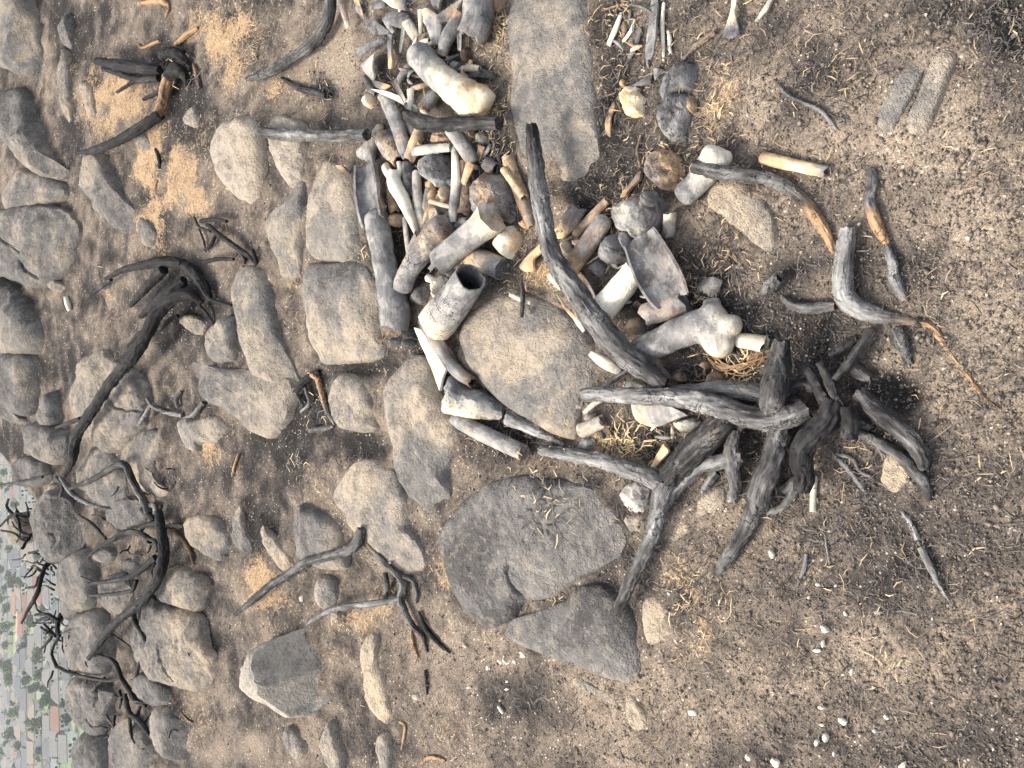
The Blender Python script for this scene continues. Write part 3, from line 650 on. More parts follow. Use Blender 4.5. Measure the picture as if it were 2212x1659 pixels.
rk('dark wedge of stone beneath the largest brink-side boulder', '290,1462 317,1455 363,1483 377,1510 353,1525 317,1516 293,1500', 60, .95, .1)
rk('big boulder with a tan flank and a sooty grey face under the black bush', '283,1366 300,1320 327,1303 383,1320 423,1336 447,1390 463,1416 457,1463 430,1485 363,1476 320,1453 297,1433', 90, .52, .55, n=150, m=44, sdir=(180, .35), rc=3, cracks=[('345,1390 352,1412 366,1440 380,1468', 2.2, 9)])
rk('tan boulder touching the big tan-flanked boulder', '337,1273 353,1233 393,1226 443,1256 432,1318 383,1308 343,1296', 70, .42, .5, rc=1)
rk('pale stone glimpsed through the black bush', '213,1256 267,1240 290,1273 273,1320 247,1326 220,1306', 60, .5, .35)
rk('grey stone behind the bush beside the kinked twig', '230,1106 250,1080 300,1076 325,1106 310,1135 270,1143 240,1130', 55, .55, .3)
rk('small pale stone between two bush branches', '197,1196 233,1180 257,1196 240,1216 207,1210', 45, .45, .3)
rk('blackened stone low behind the bush stem', '257,1216 285,1205 312,1225 297,1243 270,1232', 40, .9, .1)
rk('small pale half-buried stone beside the speckled boulder', '390,263 417,227 437,253 427,277', 28, .4, .4)
rk('flat pale stone under the bent black stick', '277,300 317,288 337,320 320,330', 28, .4, .35)
rk('smooth tan ridge of stone half sunk in black soil', '123,113 147,117 157,187 153,260 137,240 130,170', 35, .25, .6)
rk('pale warm-toned stone beside the tan ridge', '170,177 200,183 213,233 207,257 187,233', 32, .2, .65)
rk('narrow grey stone above the tan ridge', '123,60 147,27 157,83 147,107', 35, .55, .35)
rk('small pale stone beside the white upright splinter', '103,620 113,600 147,620 133,633', 36, .2, .6)
rk('thin tan stone like a bone in the soil below the triangular slab', '1226,1466 1246,1456 1293,1483 1340,1506 1343,1530 1293,1500 1240,1483', 22, .3, .7)
rk('pale sandy stone at the end of the thin tan one', '1350,1500 1366,1500 1400,1540 1403,1570 1383,1586 1360,1570 1350,1533', 26, .15, .75)
rk('flat sandy stone beside the triangular dark slab', '1386,1303 1413,1286 1443,1313 1450,1353 1476,1360 1456,1380 1423,1426 1403,1400 1386,1353', 18, .18, .7)
rk('small flat grey stone beside the Y-shaped branch', '1340,1116 1393,1113 1390,1153 1370,1160', 20, .5, .3)
rk('flat tan stone a step from the Y-shaped branch', '1430,1126 1460,1110 1490,1120 1496,1150 1450,1183 1423,1173', 18, .25, .65)
rk('pale tan stone under the gnarled stump arm', '1515,1070 1560,1050 1572,1085 1540,1112 1505,1130 1492,1110', 22, .25, .6)
rk('orange-tan angular stone beneath the outer stump arm', '1907,996 1926,963 1946,973 1976,1040 1955,1050 1946,1073 1900,1050', 26, .05, .8, smooth=1)
rk('slim rounded slab with a pale stripe, first of the pair like two soles', '1985,113 2005,117 2002,157 1935,280 1912,283 1892,267 1902,230 1959,143', 24, .28, .8, hk=True, name='slab', cat='slab', p=7, q=3, rough=.02)
rk('wider rounded slab of the pair like two soles, nearer the sandy patch', '2019,123 2042,110 2066,120 2067,140 2042,193 2009,280 1979,297 1956,287 1952,270 1982,213', 24, .28, .8, hk=True, name='slab', cat='slab', p=7, q=3, rough=.02)
rk('low dark stone at the fringe of the straw near the brink', '20,1010 60,985 105,1000 118,1030 80,1050 30,1046', 55, .75, .2)
rk('tan stone leaning over the brink below the curled twigs', '17,1150 30,1110 55,1120 62,1140 50,1165 30,1175', 50, .2, .75)
rk('pale low stone hidden behind the white branch end', '90,1085 110,1045 130,1050 132,1075', 35, .25, .5)

from mathutils.bvhtree import BVHTree
def rock_tree():
    V, F, k = [], [], 0
    for o in C.objects:
        if o.type == 'MESH' and o.name.split('.')[0] in ('rock', 'slab'):
            me = o.data; co = np.zeros(len(me.vertices) * 3); me.vertices.foreach_get('co', co)
            V.append(co.reshape(-1, 3) + np.array(o.location)); F += [tuple(i + k for i in p.vertices) for p in me.polygons]; k += len(me.vertices)
    return BVHTree.FromPolygons(np.vstack(V).tolist(), F)
RT = rock_tree()
def fillet(X, Y):
    """soil and ash washed up against the stones"""
    Z = gz(X, Y); out = np.zeros(len(X)); nz = 0.5 + 0.9 * fbm(np.stack([X, Y, 0 * X], 1) * 13 + 8, 2)
    ok = np.nonzero((Y < 4.6) & (np.abs(X) < 2.6))[0]
    for i in ok:
        h = RT.find_nearest((X[i], Y[i], Z[i]), 0.055)
        if h[0] is not None: out[i] = math.exp(-h[3] / 0.022)
    return 0.015 * out * np.clip(nz, 0.05, 1.5)
ground_sheet()
# ================================================================== bones
LB, SH, FR, JT = 'long_bone', 'bone_shard', 'bone_fragment', 'joint_bone'
# --- the small group by the two long slabs
tube(SH, 'white splinter, longest of three beside the tan slab', 'bone', '1342,28,4 1330,62,7 1314,98,6', tone=1, warm=.1, crack=0, flat=.6, jag=.5, ends=('cut', 'cut'))
tube(SH, 'short curved white splinter beside the grey sticks', 'bone', '1371,43,3 1363,67,5 1346,90,4', tone=1, warm=.05, crack=0, flat=.6, ends=('cut', 'cut'))
tube(SH, 'blue-grey splinter next to the curved white one', 'bone', '1383,63,5 1373,97,7 1359,127,5', tone=.32, warm=.1, flat=.6, ends=('cut', 'cut'))
tube(SH, 'thin grey splinter under the arching straw', 'bone', '1361,20,3 1360,40,4 1359,63,3', tone=.35, warm=.2, flat=.6)
shard(LB, 'long blue-grey blade of bone entering at the top edge', 'bone', '1402,-25 1418,-25 1424,40 1428,80 1432,125 1428,136 1412,136 1407,100 1406,50', 8, 4, 6, 8, tone=.36, warm=.08)
tube(LB, 'thin cream stick of bone alongside the blue-grey blade', 'bone', '1434,7,4 1431,50,5 1433,100,4 1434,133,3', tone=.85, warm=.15, flat=.8)
tube(FR, 'knobbly white sliver lying outside the cream stick', 'bone', '1443,67,3 1447,85,5 1446,100,4 1449,117,4', tone=1, warm=0, rough=.3)
tube(SH, 'little dark splinter below the blue-grey blade', 'bone', '1396,107,3 1399,130,4 1401,147,2', tone=.3, warm=.1)
shard(SH, 'tan fan-shaped bone with a charred grey edge at the top', 'bone', '1588,-12 1584,30 1575,55 1562,80 1574,84 1583,87 1600,78 1598,60 1592,30 1598,-12', 8, 4, 6, 8, tone=(.85, .8, .3), warm=(.4, .7, .1), tdir=90)
shard(SH, 'curved white-edged blade at the top edge beyond the fan-shaped bone', 'bone', '1668,-12 1678,-12 1664,25 1645,50 1637,52 1652,20', 8, 4, 5, 8, tone=.6, warm=.1)
lump(JT, 'orange-cream vertebra with a notch', 'bone', '1328,200 1340,192 1353,182 1383,190 1376,200 1394,213 1386,233 1389,250 1353,253 1339,227', 26, tone=.82, warm=.75, crack=.2, tdir=90)
lump(FR, 'small round brown knob above the orange vertebra', 'bone', '1336,178 1345,168 1354,178 1350,188 1338,187', 12, tone=.45, warm=.8)
o = lump(JT, 'big charcoal hip joint broken across with a crumbly black face', 'bone', '1412,222 1430,213 1450,197 1480,203 1497,213 1502,230 1492,267 1482,300 1462,312 1439,300 1419,277 1411,247', 30, tone=.27, warm=.05, crack=.75, p=4, pit=[(.1, -.1, .6, .25)])
lump('rim', None, None, '1417,200 1429,167 1456,137 1483,131 1502,143 1504,170 1489,197 1470,192 1445,200 1425,222', 34, b=2, tone=.33, warm=.12, crack=.3, parent=o, tdir=90, pit=[(.2, .7, .5, .4)])
lump('crust', 'orange crust on the edge of the broken joint', None, '1482,205 1500,213 1503,228 1494,245 1484,238', 18, b=16, tone=.6, warm=.85, parent=o)
shard(SH, 'grey three-cornered flake against the charcoal hip joint', 'bone', '1413,147 1433,150 1424,165 1417,176', 8, 2, 4, 4, tone=.42, warm=.1)
shard(SH, 'dark flake between the vertebra and the charcoal hip joint', 'bone', '1359,190 1385,172 1409,160 1413,183', 6, 2, 4, 4, tone=.28, warm=.1)
shard(SH, 'tan leaf-like flake lying alone beside the long slab', 'bone', '1319,213 1326,227 1323,260 1333,303 1319,287 1308,263 1313,240', 6, 2, 5, 5, tone=.55, warm=.6)
lump(JT, 'round joint head, half blue-grey and half orange with cracks', 'bone', '1383,350 1396,327 1423,318 1453,325 1473,347 1478,370 1466,393 1446,412 1423,410 1406,393 1389,383', 56, tone=(.4, .45, .7), warm=(0, .6, .95), crack=(.2, .7, .9), tdir=10, n=48, m=14, pit=[(.45, .25, .22, .35), (.15, -.4, .2, .2)])
blend(LB, 'white-topped bone with a charred ball end under the curved branch', 'bone', ['1478,420,28 1502,398,27 1530,365,31 1548,338,31', '1530,330,20 1568,345,20', '1545,372,17 1530,362,20'], b=6, tone=(.28, .55, 1), warm=.12, tdir=315, crack=.15)
shard('jaw_bone', 'brown jaw fragment with tooth sockets', 'bone', '1346,430 1353,400 1362,383 1383,367 1390,373 1389,390 1373,405 1360,425', 8, 2, 9, 6, tone=.5, warm=.8, crack=.6)
tube(LB, 'short hollow tube standing open beside the hip bone', 'bone', '1447,460,14,22 1446,490,14 1444,516,13', tone=(.85, .55, .3), warm=.4, ends=('open', 'cut'))
# --- pelvis group
o = lump('hip_bone', 'largest grey hip bone with a deep round socket and trough', 'bone', '1306,460 1319,437 1350,432 1372,428 1389,413 1416,418 1431,433 1429,467 1416,493 1406,507 1373,522 1353,513 1346,500 1323,497 1309,480', 62, b=14, tone=.40, warm=.3, crack=.35, n=56, m=16, p=3, pit=[(.05, .62, .42, .5), (-.75, .2, .3, .15)])
lump('knob', None, None, '1378,428 1390,411 1412,412 1418,428 1405,445 1385,443', 24, b=56, tone=.42, warm=.05, parent=o)
gutter('trough', None, None, '1388,515,40,38 1402,542,46,40 1422,580,50,40 1447,625,48,38 1462,652,40,36', arc=(187, 353), thick=.12, lift=.55, tone=.36, warm=.25, parent=o)
lump('socket_wall', None, None, '1328,500 1345,497 1365,522 1383,560 1372,562 1350,538', 30, b=22, tone=.42, warm=.1, parent=o)
tube(LB, 'clean cream cylinder of bone beneath the hip bone', 'bone', '1374,582,26 1340,624,28 1306,665,30', b=6, tone=.98, warm=.2, crack=0, amp=.08, ends=('cut', 'cut'), jag=.25)
lump(JT, 'rounded grey joint end tucked under the hip bone', 'bone', '1285,546 1300,518 1323,500 1350,520 1360,553 1323,573 1293,567', 46, b=4, tone=.34, warm=.2, crack=.4)
lump(JT, 'smaller grey knuckle below the tucked joint end', 'bone', '1274,567 1293,560 1312,576 1306,597 1293,601 1279,589', 26, tone=.42, warm=.2)
tube(LB, 'bone with a broad purple-grey head beside the long grey branch', 'bone', '1251,448,19 1238,468,21 1222,490,17 1207,508,16', tone=(.33, .5, .75), warm=(.4, .5, .75), crack=.5, flat=.75)
tube(LB, 'slim brown bone between two thicker ones', 'bone', '1312,432,9 1278,470,11 1244,505,11', tone=.45, warm=.75, crack=.2)
tube(LB, 'bone turning from blue-grey to tan with an open porous end', 'bone', '1303,478,21 1270,528,21 1233,578,20', b=4, tone=(.42, .5, .75), warm=(.1, .5, .7), crack=.2, ends=('round', 'open'), depth=.5, inner=.4)
lump(FR, 'cream and grey stub poking out by the long grey branch', 'bone', '1207,530 1218,517 1229,524 1238,545 1220,560 1205,548', 24, tone=(.85, .4), warm=.3, tdir=90)
shard(SH, 'orange curved plate beside the grey trough-shaped plate', 'bone', '1126,577 1132,558 1150,543 1165,533 1180,523 1190,535 1160,560 1156,588 1140,588', 8, 6, 6, 8, tone=.72, warm=.95, tilt=(.2, .2))
shard(SH, 'grey trough-shaped plate crossed by the long grey branch', 'bone', '1150,553 1170,545 1200,540 1200,580 1190,612 1173,620 1160,590', 8, 8, 6, -8, tone=(.35, .5), warm=(.1, .7), tdir=100)
tube(FR, 'small tan peg lying under the long grey branch', 'bone', '1189,594,9 1202,608,10 1216,622,9', tone=.7, warm=.5)
o = tube(SH, 'forked cream splinter with two prongs on the wide slab', 'bone', '1262,716,4,34 1252,700,7,36 1243,688,5,36', tone=.85, warm=.5, flat=.6)
tube('prong', None, None, '1243,688,5,36 1222,665,4,36 1203,636,2,36', parent=o, tone=.6, warm=.7, flat=.5)
tube('prong', None, None, '1252,698,5,36 1246,684,4,36 1243,670,2,36', parent=o, tone=.5, warm=.7, flat=.5)
gutter(LB, 'brown split bone showing beyond the long grey branch', 'bone', '1240,592,14 1264,618,15 1286,655,9', arc=(190, 350), tone=.45, warm=.6)
tube(LB, 'dark hollow tube with a pale rim beside the biggest knuckle bone', 'bone', '1394,681,25 1430,668,26 1480,650,26', tone=(.55, .3), warm=.35, ends=('open', 'cut'), depth=1.2, inner=.2, crack=.2)
lump(JT, 'little tan tooth-like knob in front of the dark hollow tube', 'bone', '1349,706 1356,690 1369,683 1386,693 1396,710 1385,720 1369,725 1353,720', 32, tone=(.7, .4), warm=(.9, .5), tdir=0)
blend(LB, 'biggest knuckle-ended grey thigh bone under the long branch', 'bone', ['1385,757,31 1430,738,31 1475,716,34 1520,700,36', '1520,700,32 1548,676,31', '1520,705,32 1552,738,33 1566,746,31', '1572,700,30 1578,712,29', '1530,662,19 1550,655,15'], b=4, tone=(.35, .42, .8), warm=(.05, .12, .35), tdir=20, crack=.2, it=3)
tube(LB, 'short cream tube with a ragged dark mouth beside the stump', 'bone', '1598,736,16 1622,738,17 1650,744,19', tone=.82, warm=.3, ends=('round', 'open'), jag=.5, depth=1.5)
shard(SH, 'charred flake with a white edge beyond the hip bone', 'bone', '1498,622 1515,605 1546,597 1576,608 1556,632 1530,642', 7, 3, 4, 7, tone=.24, warm=.05, crack=.5)
tube(FR, 'pointed cream splinter lying on the wide slab by the branch', 'bone', '1276,764,7,40 1306,783,13,40 1342,803,10,30', tone=(1, .95, .55), warm=.25, crack=0, flat=.7)
tube(LB, 'blue-grey rib end peeping from under the long grey branch', 'bone', '1284,708,14 1308,742,15 1333,758,10', tone=(.4, .42, .85), warm=(.05, .1, .4))
lump(FR, 'crumbled white lump between two branches', 'bone', '1346,822 1379,820 1393,836 1370,842 1350,840', 24, b=6, tone=1, warm=.05)
shard(LB, 'long curled tan-and-grey plate under the smooth stump arm', 'bone', '1369,866 1426,868 1473,880 1506,896 1480,902 1426,920 1396,923 1373,913', 12, 14, 9, 12, tone=(.62, .45), warm=(.45, .1), tdir=0)
lump(LB, 'rounded blue-grey bone beneath the curled plate', 'bone', '1443,913 1470,905 1506,900 1522,913 1483,935 1460,930', 26, tone=(.65, .38), warm=(.6, .05), tdir=350)
shard(SH, 'orange-cream wedge beside the wide flat stump arm', 'bone', '1439,956 1456,973 1426,1003 1402,1020 1420,985', 10, 8, 8, 8, tone=.85, warm=.75)
lump(LB, 'cream and grey bone block under the fork of the stump', 'bone', '1334,1070 1348,1048 1376,1038 1410,1058 1404,1094 1384,1114 1350,1102', 17, rc=0, tone=(.42, .68, .4), warm=.2, crack=.2, tdir=0, p=5, q=2.2, smooth=.06, cuts=[(300, .1, .6), (120, .2, .7), (30, .4, .5)], b=2)
lump(JT, 'cream knuckle under the tip of the smooth stump arm', 'bone', '1223,873 1246,863 1269,873 1256,890 1233,887', 22, tone=.75, warm=.45)
tube(FR, 'bent white-grey sliver below the tip of the smooth stump arm', 'bone', '1262,892,5,20 1284,872,6,22 1302,864,4,20', tone=.65, warm=.1)
lump(JT, 'grey and tan knuckle stacked above the little open tube', 'bone', '1256,903 1273,890 1296,890 1298,907 1266,913', 26, tone=(.65, .25), warm=.4, tdir=0)
tube(LB, 'little open tube of bone in the knuckle stack', 'bone', '1257,930,17 1278,922,16 1302,910,15', tone=(.6, .75), warm=.35, ends=('round', 'open'), depth=1.3, inner=.3)
lump(LB, 'grey flat bone at the bottom of the knuckle stack', 'bone', '1250,945 1290,945 1286,975 1243,975', 22, tone=.5, warm=.3, tdir=90)
lump(FR, 'charred hook of bone beside the knuckle stack', 'bone', '1290,930 1302,925 1316,945 1308,952 1296,944', 14, tone=.25, warm=.1)
lump(JT, 'round brown-black knob with a golden spot', 'bone', '1516,832 1526,805 1550,797 1570,815 1574,835 1540,845', 36, tone=(.2, .35), warm=.6, tdir=0)
lump(FR, 'small tan lump beside the wiry roots', 'bone', '1506,790 1520,778 1533,785 1528,800', 14, tone=.5, warm=.6)
lump(FR, 'brown rotten bit of bone by the end of the long branch', 'bone', '1446,822 1460,803 1475,803 1482,828', 22, tone=.3, warm=.7, crack=.7)
tube(LB, 'orange broken tube of bone lying apart beyond the curved branch', 'bone', '1648,341,13 1680,349,14 1720,358,13 1758,366,13 1785,371,13', tone=(.55, .75, .85, .55), warm=(.95, 1, .8, .4), crack=.1, ends=('round', 'open'), jag=.7, depth=2)
# --- the long pile
o = gutter(LB, 'largest blue-grey leg bone, split open along its upper half', 'bone', '795,352,28,26 802,400,36,30 806,440,35,30 815,483,32,30', arc=(178, 362), thick=.2, lift=.75, tone=.40, warm=(.1, .1, .25))
tube('shaft', None, None, '812,470,30 828,553,29 842,620,31 853,670,37 852,708,34', parent=o, tone=.41, warm=.1, crack=.3, grain=.06, flat=.8, amp=.08, ends=('round', 'cut'))
for i, (q, r_) in enumerate((('826,733,13', 0), ('852,737,13', 0), ('880,740,14', 0))):
    u, v, rr = [float(x) for x in q.split(',')]
    lump('condyle', None, None, f'{u-rr},{v} {u},{v-rr*.8} {u+rr},{v} {u},{v+rr*.8}', 22, parent=o, tone=.4 + .2 * (i == 0), warm=.1 + .5 * (i == 0))
lump('broken_end', None, None, '866,690 882,702 900,712 898,735 878,728 862,715', 26, parent=o, tone=.1, warm=.1)
tube(LB, 'cup-ended grey bone with a wide hollow mouth', 'bone', '1016,600,32,92 990,640,36,66 962,675,40,44 940,702,40,34', b=8, tone=(.4, .45, .5, .95), warm=(.05, .1, .2, .3), crack=(.3, .6, .8, .6), ends=('open', 'cut'), wall=.14, depth=1.9, jag=.3)
lump(FR, 'white coral-like lump beside the cup-ended bone', 'bone', '930,603 953,593 966,606 950,626 946,650 933,646', 26, b=16, tone=1, warm=.1, rough=.16, crack=.2)
lump(FR, 'small pale grey nub above the coral-like lump', 'bone', '963,583 983,580 972,603', 20, b=18, tone=.6, warm=.1)
lump(JT, 'dark grey socket wedged under the coral-like lump', 'bone', '885,655 880,640 905,625 925,600 932,630 915,660', 28, tone=.3, warm=.45, crack=.5)
blend(LB, 'pitted brown-headed bone leaning on the big grey tube', 'bone', ['958,490,30 938,508,27 905,552,24 880,592,22 870,622,22'], b=12, tone=(.55, .45), warm=(.2, .6), tdir=315, crack=.6)
tube(LB, 'thick smooth grey tube with a flared cream end', 'bone', '1063,468,36 1040,490,31 1010,515,29 980,540,28 951,567,29', b=30, tone=(.8, .5, .45, .45), warm=(.35, .1, .05, .05), crack=0, amp=.10, ends=('cut', 'cut'), jag=.45)
lump(JT, 'big rounded socket bone with charred mottling', 'bone', '1014,395 1031,376 1058,369 1083,378 1099,397 1111,418 1112,439 1103,464 1095,482 1083,470 1060,462 1030,470 1005,455 1010,425', 60, b=6, tone=(.3, .4, .5), warm=(.2, .7, .3), crack=.8, n=48, m=14, pit=[(.15, .25, .45, .22)], tdir=0)
lump(JT, 'cream three-cornered joint bone with a brown dimple', 'bone', '1056,528 1074,508 1097,485 1116,495 1131,516 1116,537 1095,560 1081,553', 40, tone=.88, warm=.45, crack=.1, pit=[(-.1, .25, .25, .3)])
tube(LB, 'short tube with a porous plugged end, tan to blue-grey', 'bone', '1012,553,21 1048,566,24 1084,581,24', tone=(.5, .5, .42), warm=(.7, .5, .1), crack=.5, ends=('round', 'open'), depth=.25, wall=.1, inner=.35)
tube(LB, 'string of tan bone along the edge of the straw', 'bone', '1098,342,14 1108,375,14 1122,412,15 1138,455,15 1150,490,10', tone=.62, warm=.65, crack=.5)
tube(LB, 'thin hollow tube lying on the tan string', 'bone', '1089,366,9 1110,396,9 1133,428,10', b=18, tone=.62, warm=.6, ends=('cut', 'open'))
lump(FR, 'tan knuckle at the foot of the tan string', 'bone', '1114,480 1126,478 1145,470 1151,490 1135,497', 20, tone=.62, warm=.65)
tube(FR, 'dark ring-shaped bit of hollow bone', 'bone', '1052,352,15 1060,360,15 1072,366,14', tone=.33, warm=.2, ends=('open', 'open'), wall=.3)
blend(JT, 'knobbed tan-grey bone at the fringe beside the straight grey stick', 'bone', ['822,274,11 809,300,14 796,328,18', '780,330,14 796,330,16', '805,300,12 800,345,12'], tone=.58, warm=.4, crack=.5)
tube(JT, 'barrel-shaped brown and grey bone', 'bone', '830,300,22 848,322,25 866,346,19', tone=(.35, .6), warm=(.3, .75), crack=.6)
tube(LB, 'long flat blue-grey bone slanting through the pile', 'bone', '824,202,12 845,240,17 862,280,18 872,318,17 878,338,12', b=14, tone=(.5, .4, .42), warm=(.4, .05, .2), crack=0, flat=.6, grain=.05)
tube(LB, 'tan pitted stick ending in a cream ring', 'bone', '905,280,11 897,310,14 884,344,13', b=12, tone=.62, warm=.6, ends=('cut', 'open'), depth=.6)
tube(LB, 'straight pale grey bar lying crosswise', 'bone', '893,327,10 930,322,11 974,318,9', b=26, tone=.58, warm=.05, crack=0, flat=.7, grain=.08, ends=('cut', 'cut'))
lump(JT, 'cracked grey knuckle with a black crazed top', 'bone', '893,351 910,336 941,328 970,340 974,367 966,397 947,409 937,395 916,388 901,376', 44, b=10, tone=(.55, .38), warm=.1, crack=.85, tdir=0, n=44, m=14)
tube(LB, 'cream and grey slat below the cracked knuckle', 'bone', '899,370,12 901,420,13 908,470,12 915,503,7', b=8, tone=(.7, .5, .75), warm=.2, flat=.7, grain=.08)
tube(LB, 'orange-brown bone in the shade under the knuckle', 'bone', '930,395,12 934,440,12 942,470,15', b=2, tone=.5, warm=.95, crack=.4)
lump(FR, 'plain tan ball of bone among the sticks', 'bone', '948,410 960,400 972,405 974,430 960,438 948,428', 26, b=10, tone=.62, warm=.55)
tube(LB, 'upright cream bar with a charred lower end', 'bone', '981,316,7 984,360,10 985,410,13 980,450,13 978,478,9', b=22, tone=(.6, .95, .85, .2, .5), warm=.25, crack=.3, flat=.7)
tube(LB, 'speckled brown bone with a burnt knob', 'bone', '1000,350,10 1006,400,12 1012,435,18 1005,462,18', b=8, tone=(.5, .5, .25), warm=.7, crack=.8)
shard(LB, 'dark blue-grey plate slanting beside the black log', 'bone', '980,276 1005,276 1018,325 1022,345 998,353 990,315', 10, 26, 7, 9, tone=(.6, .25), warm=(.3, 0), tdir=0)
lump(FR, 'tan-cream block under the black log', 'bone', '922,309 939,280 974,276 985,309 951,315', 30, b=4, tone=.68, warm=.45)
o = tube(LB, 'forked white bone tapering to a point', 'bone', '850,372,13 853,398,16 868,425,15 885,465,11 905,515,5', b=22, tone=(1, .95, .6), warm=.15, crack=.3)
tube('prong', None, None, '852,385,11 838,372,10 832,358,9', parent=o, b=22, tone=.85, warm=.2)
tube('prong', None, None, '856,385,9 864,368,7 862,350,5', parent=o, b=22, tone=.9, warm=.2)
tube(LB, 'black hollow tube sunk behind the forked white bone', 'bone', '886,356,19 888,395,18 890,425,14', tone=.14, warm=.1, ends=('open', 'cut'))
tube(LB, 'brown bone half hidden beside the split leg bone', 'bone', '840,392,9 848,430,12 853,458,11', tone=.45, warm=.7)
lump(JT, 'small tan triangle of bone beside the split leg bone', 'bone', '831,482 845,459 868,463 866,486 847,491', 22, tone=.65, warm=.6, crack=.3)
tube(SH, 'thin pale strip below the small tan triangle', 'bone', '873,470,6 878,510,7 882,562,4', tone=.6, warm=.15, flat=.6)
tube(FR, 'slim peg laid across the brown bones', 'bone', '928,434,5 950,441,5 973,447,5', b=26, tone=.6, warm=.4)
tube(FR, 'small curled ring end beside the big grey tube', 'bone', '985,488,8 997,478,9 1012,477,8', b=8, tone=.4, warm=.2, ends=('open', 'cut'))
lump(FR, 'blackened crust between the cream bar and the socket bone', 'bone', '985,455 1000,445 1012,455 1008,470 990,475', 30, b=4, tone=.15, warm=.4, crack=.9)
o = tube(LB, 'red-brown split bone between the pale stones', 'bone', '915,692,13 935,725,16 960,765,15 985,800,14 1022,826,13', b=14, tone=(.35, .4, .25, .3), warm=(.6, .6, .1, .8), crack=.4, ends=('open', 'open'), jag=.4)
shard(SH, 'long white plate standing beside the red-brown split bone', 'bone', '911,708 930,713 953,760 965,795 955,822 948,848 937,793', 14, 6, 8, 8, tone=1, warm=.25)
o = lump(LB, 'block-shaped bone, charred above and cream below, against the wide slab', 'bone', '946,886 955,845 963,806 990,814 1003,840 1046,843 1083,873 1076,908 1010,905 950,898', 44, b=2, tone=(.12, .5, .9), warm=.25, crack=.5, tdir=110, p=3.5)
tube(LB, 'log-like grey bone with a sawn rusty end', 'bone', '982,906,13 1010,920,17 1060,945,18 1132,978,18', tone=(.5, .45, .55, .42), warm=(.1, .35, .1, .5), crack=.2, ends=('round', 'cut'))
# --- the upper end of the pile
blend(LB, 'largest cream bone with a broad orange-stained end', 'bone', ['905,118,30 935,152,30 972,185,31 1010,212,38', '1005,235,28 1045,205,26 1030,232,26', '1015,210,34 1035,225,28'], b=14, tone=(.42, .68, .86), warm=(.05, .3, .6), tdir=45, crack=.1)
tube(SH, 'dark stick of bone poking from the end of the cream bone', 'bone', '895,133,7 875,155,9 858,182,6', tone=(.28, .35, .55), warm=.1)
tube(LB, 'black hollow tube with a white rim under the cream bone', 'bone', '945,196,15 922,226,15', b=10, tone=(.15, .3), warm=.2, ends=('cut', 'open'), wall=.15, inner=.12)
shard(SH, 'bright white plate pointing at the black log', 'bone', '839,202 858,202 878,213 898,240 884,243 868,222', 10, 10, 7, 6, tone=1, warm=0)
lump(FR, 'small white lump under the white-rimmed tube', 'bone', '906,230 915,228 930,247 910,248', 16, tone=.95, warm=.1)
shard(SH, 'shell-like tan and grey plate at the outer edge of the pile', 'bone', '772,137 795,130 829,106 826,130 813,155 802,180 790,150', 12, 12, 5, 10, tone=(.5, .65), warm=.3, tdir=0)
shard(SH, 'dark slate-coloured plate above the shell-like one', 'bone', '777,104 803,92 833,83 840,92 810,108 783,126', 10, 14, 5, 8, tone=.32, warm=.1)
shard(SH, 'upright plate, grey above and orange below', 'bone', '837,73 850,75 853,108 861,150 848,152 840,117', 10, 10, 5, 6, tone=(.35, .75), warm=(.05, .85), tdir=90)
tube(SH, 'curved dark sliver under the shell-like plate', 'bone', '787,165,5 798,188,8 812,202,7', b=4, tone=.32, warm=.1, flat=.7)
lump(FR, 'white lump with a rusty face at the outer edge of the pile', 'bone', '779,219 798,198 812,210 810,229 792,235', 24, tone=(1, .75), warm=(0, .9), tdir=0)
shard(SH, 'grey flake with an orange point below the shell-like plate', 'bone', '810,173 846,185 829,196 815,189', 6, 3, 5, 4, tone=(.4, .65), warm=(.1, .8), tdir=0)
shard(SH, 'dark flake outermost in the upper end of the pile', 'bone', '795,42 819,48 850,73 808,78', 6, 3, 5, 6, tone=.3, warm=.1)
tube(SH, 'slim dark splinter across the outermost dark flake', 'bone', '829,40,5 840,55,7 852,72,5', b=8, tone=.35, warm=.1, flat=.6)
shard(SH, 'broad purple-grey plate with a pale fold', 'bone', '844,44 854,27 877,27 896,52 885,67 848,57', 8, 6, 6, 9, tone=.38, warm=.15)
shard(SH, 'cream plate cut by the top edge of the pile', 'bone', '831,-10 869,-10 877,23 854,19', 8, 8, 7, 9, tone=(.9, .95, .4), warm=.35, tdir=20)
shard(SH, 'slate-grey flake beside the cream plate', 'bone', '800,5 835,-5 842,18 805,22', 6, 4, 5, 4, tone=.33, warm=.05)
shard(SH, 'blue-grey blade with a cream edge, standing behind the cream bone', 'bone', '923,27 937,21 958,42 956,70 952,98 933,98 927,58', 12, 18, 6, 8, tone=(.75, .42, .42), warm=(.4, 0, 0), tdir=90)
shard(SH, 'dark plate with a pale fleck at the top of the pile', 'bone', '929,-10 969,-10 952,23 937,19', 10, 12, 6, 6, tone=.4, warm=.1)
shard(SH, 'narrow cream-edged plate in the middle of the flakes', 'bone', '885,58 900,44 906,70 912,90 904,106 893,85', 8, 6, 5, 8, tone=(.75, .4), warm=.4, tdir=0)
tube(FR, 'small bright white roll of bone', 'bone', '908,98,7 918,93,9 928,89,7', b=12, tone=1, warm=0, crack=0)
tube(LB, 'grey rolled bone between the blade and the big flared tube', 'bone', '955,118,11 963,90,15 978,62,16 996,28,13', b=14, tone=(.55, .42, .35, .5), warm=(.5, .05, .1, .5))
shard(SH, 'tan slanting plate above the grey rolled bone', 'bone', '954,36 985,2 998,-12 980,45 968,54', 10, 16, 6, 6, tone=(.6, .4), warm=.4, tdir=90)
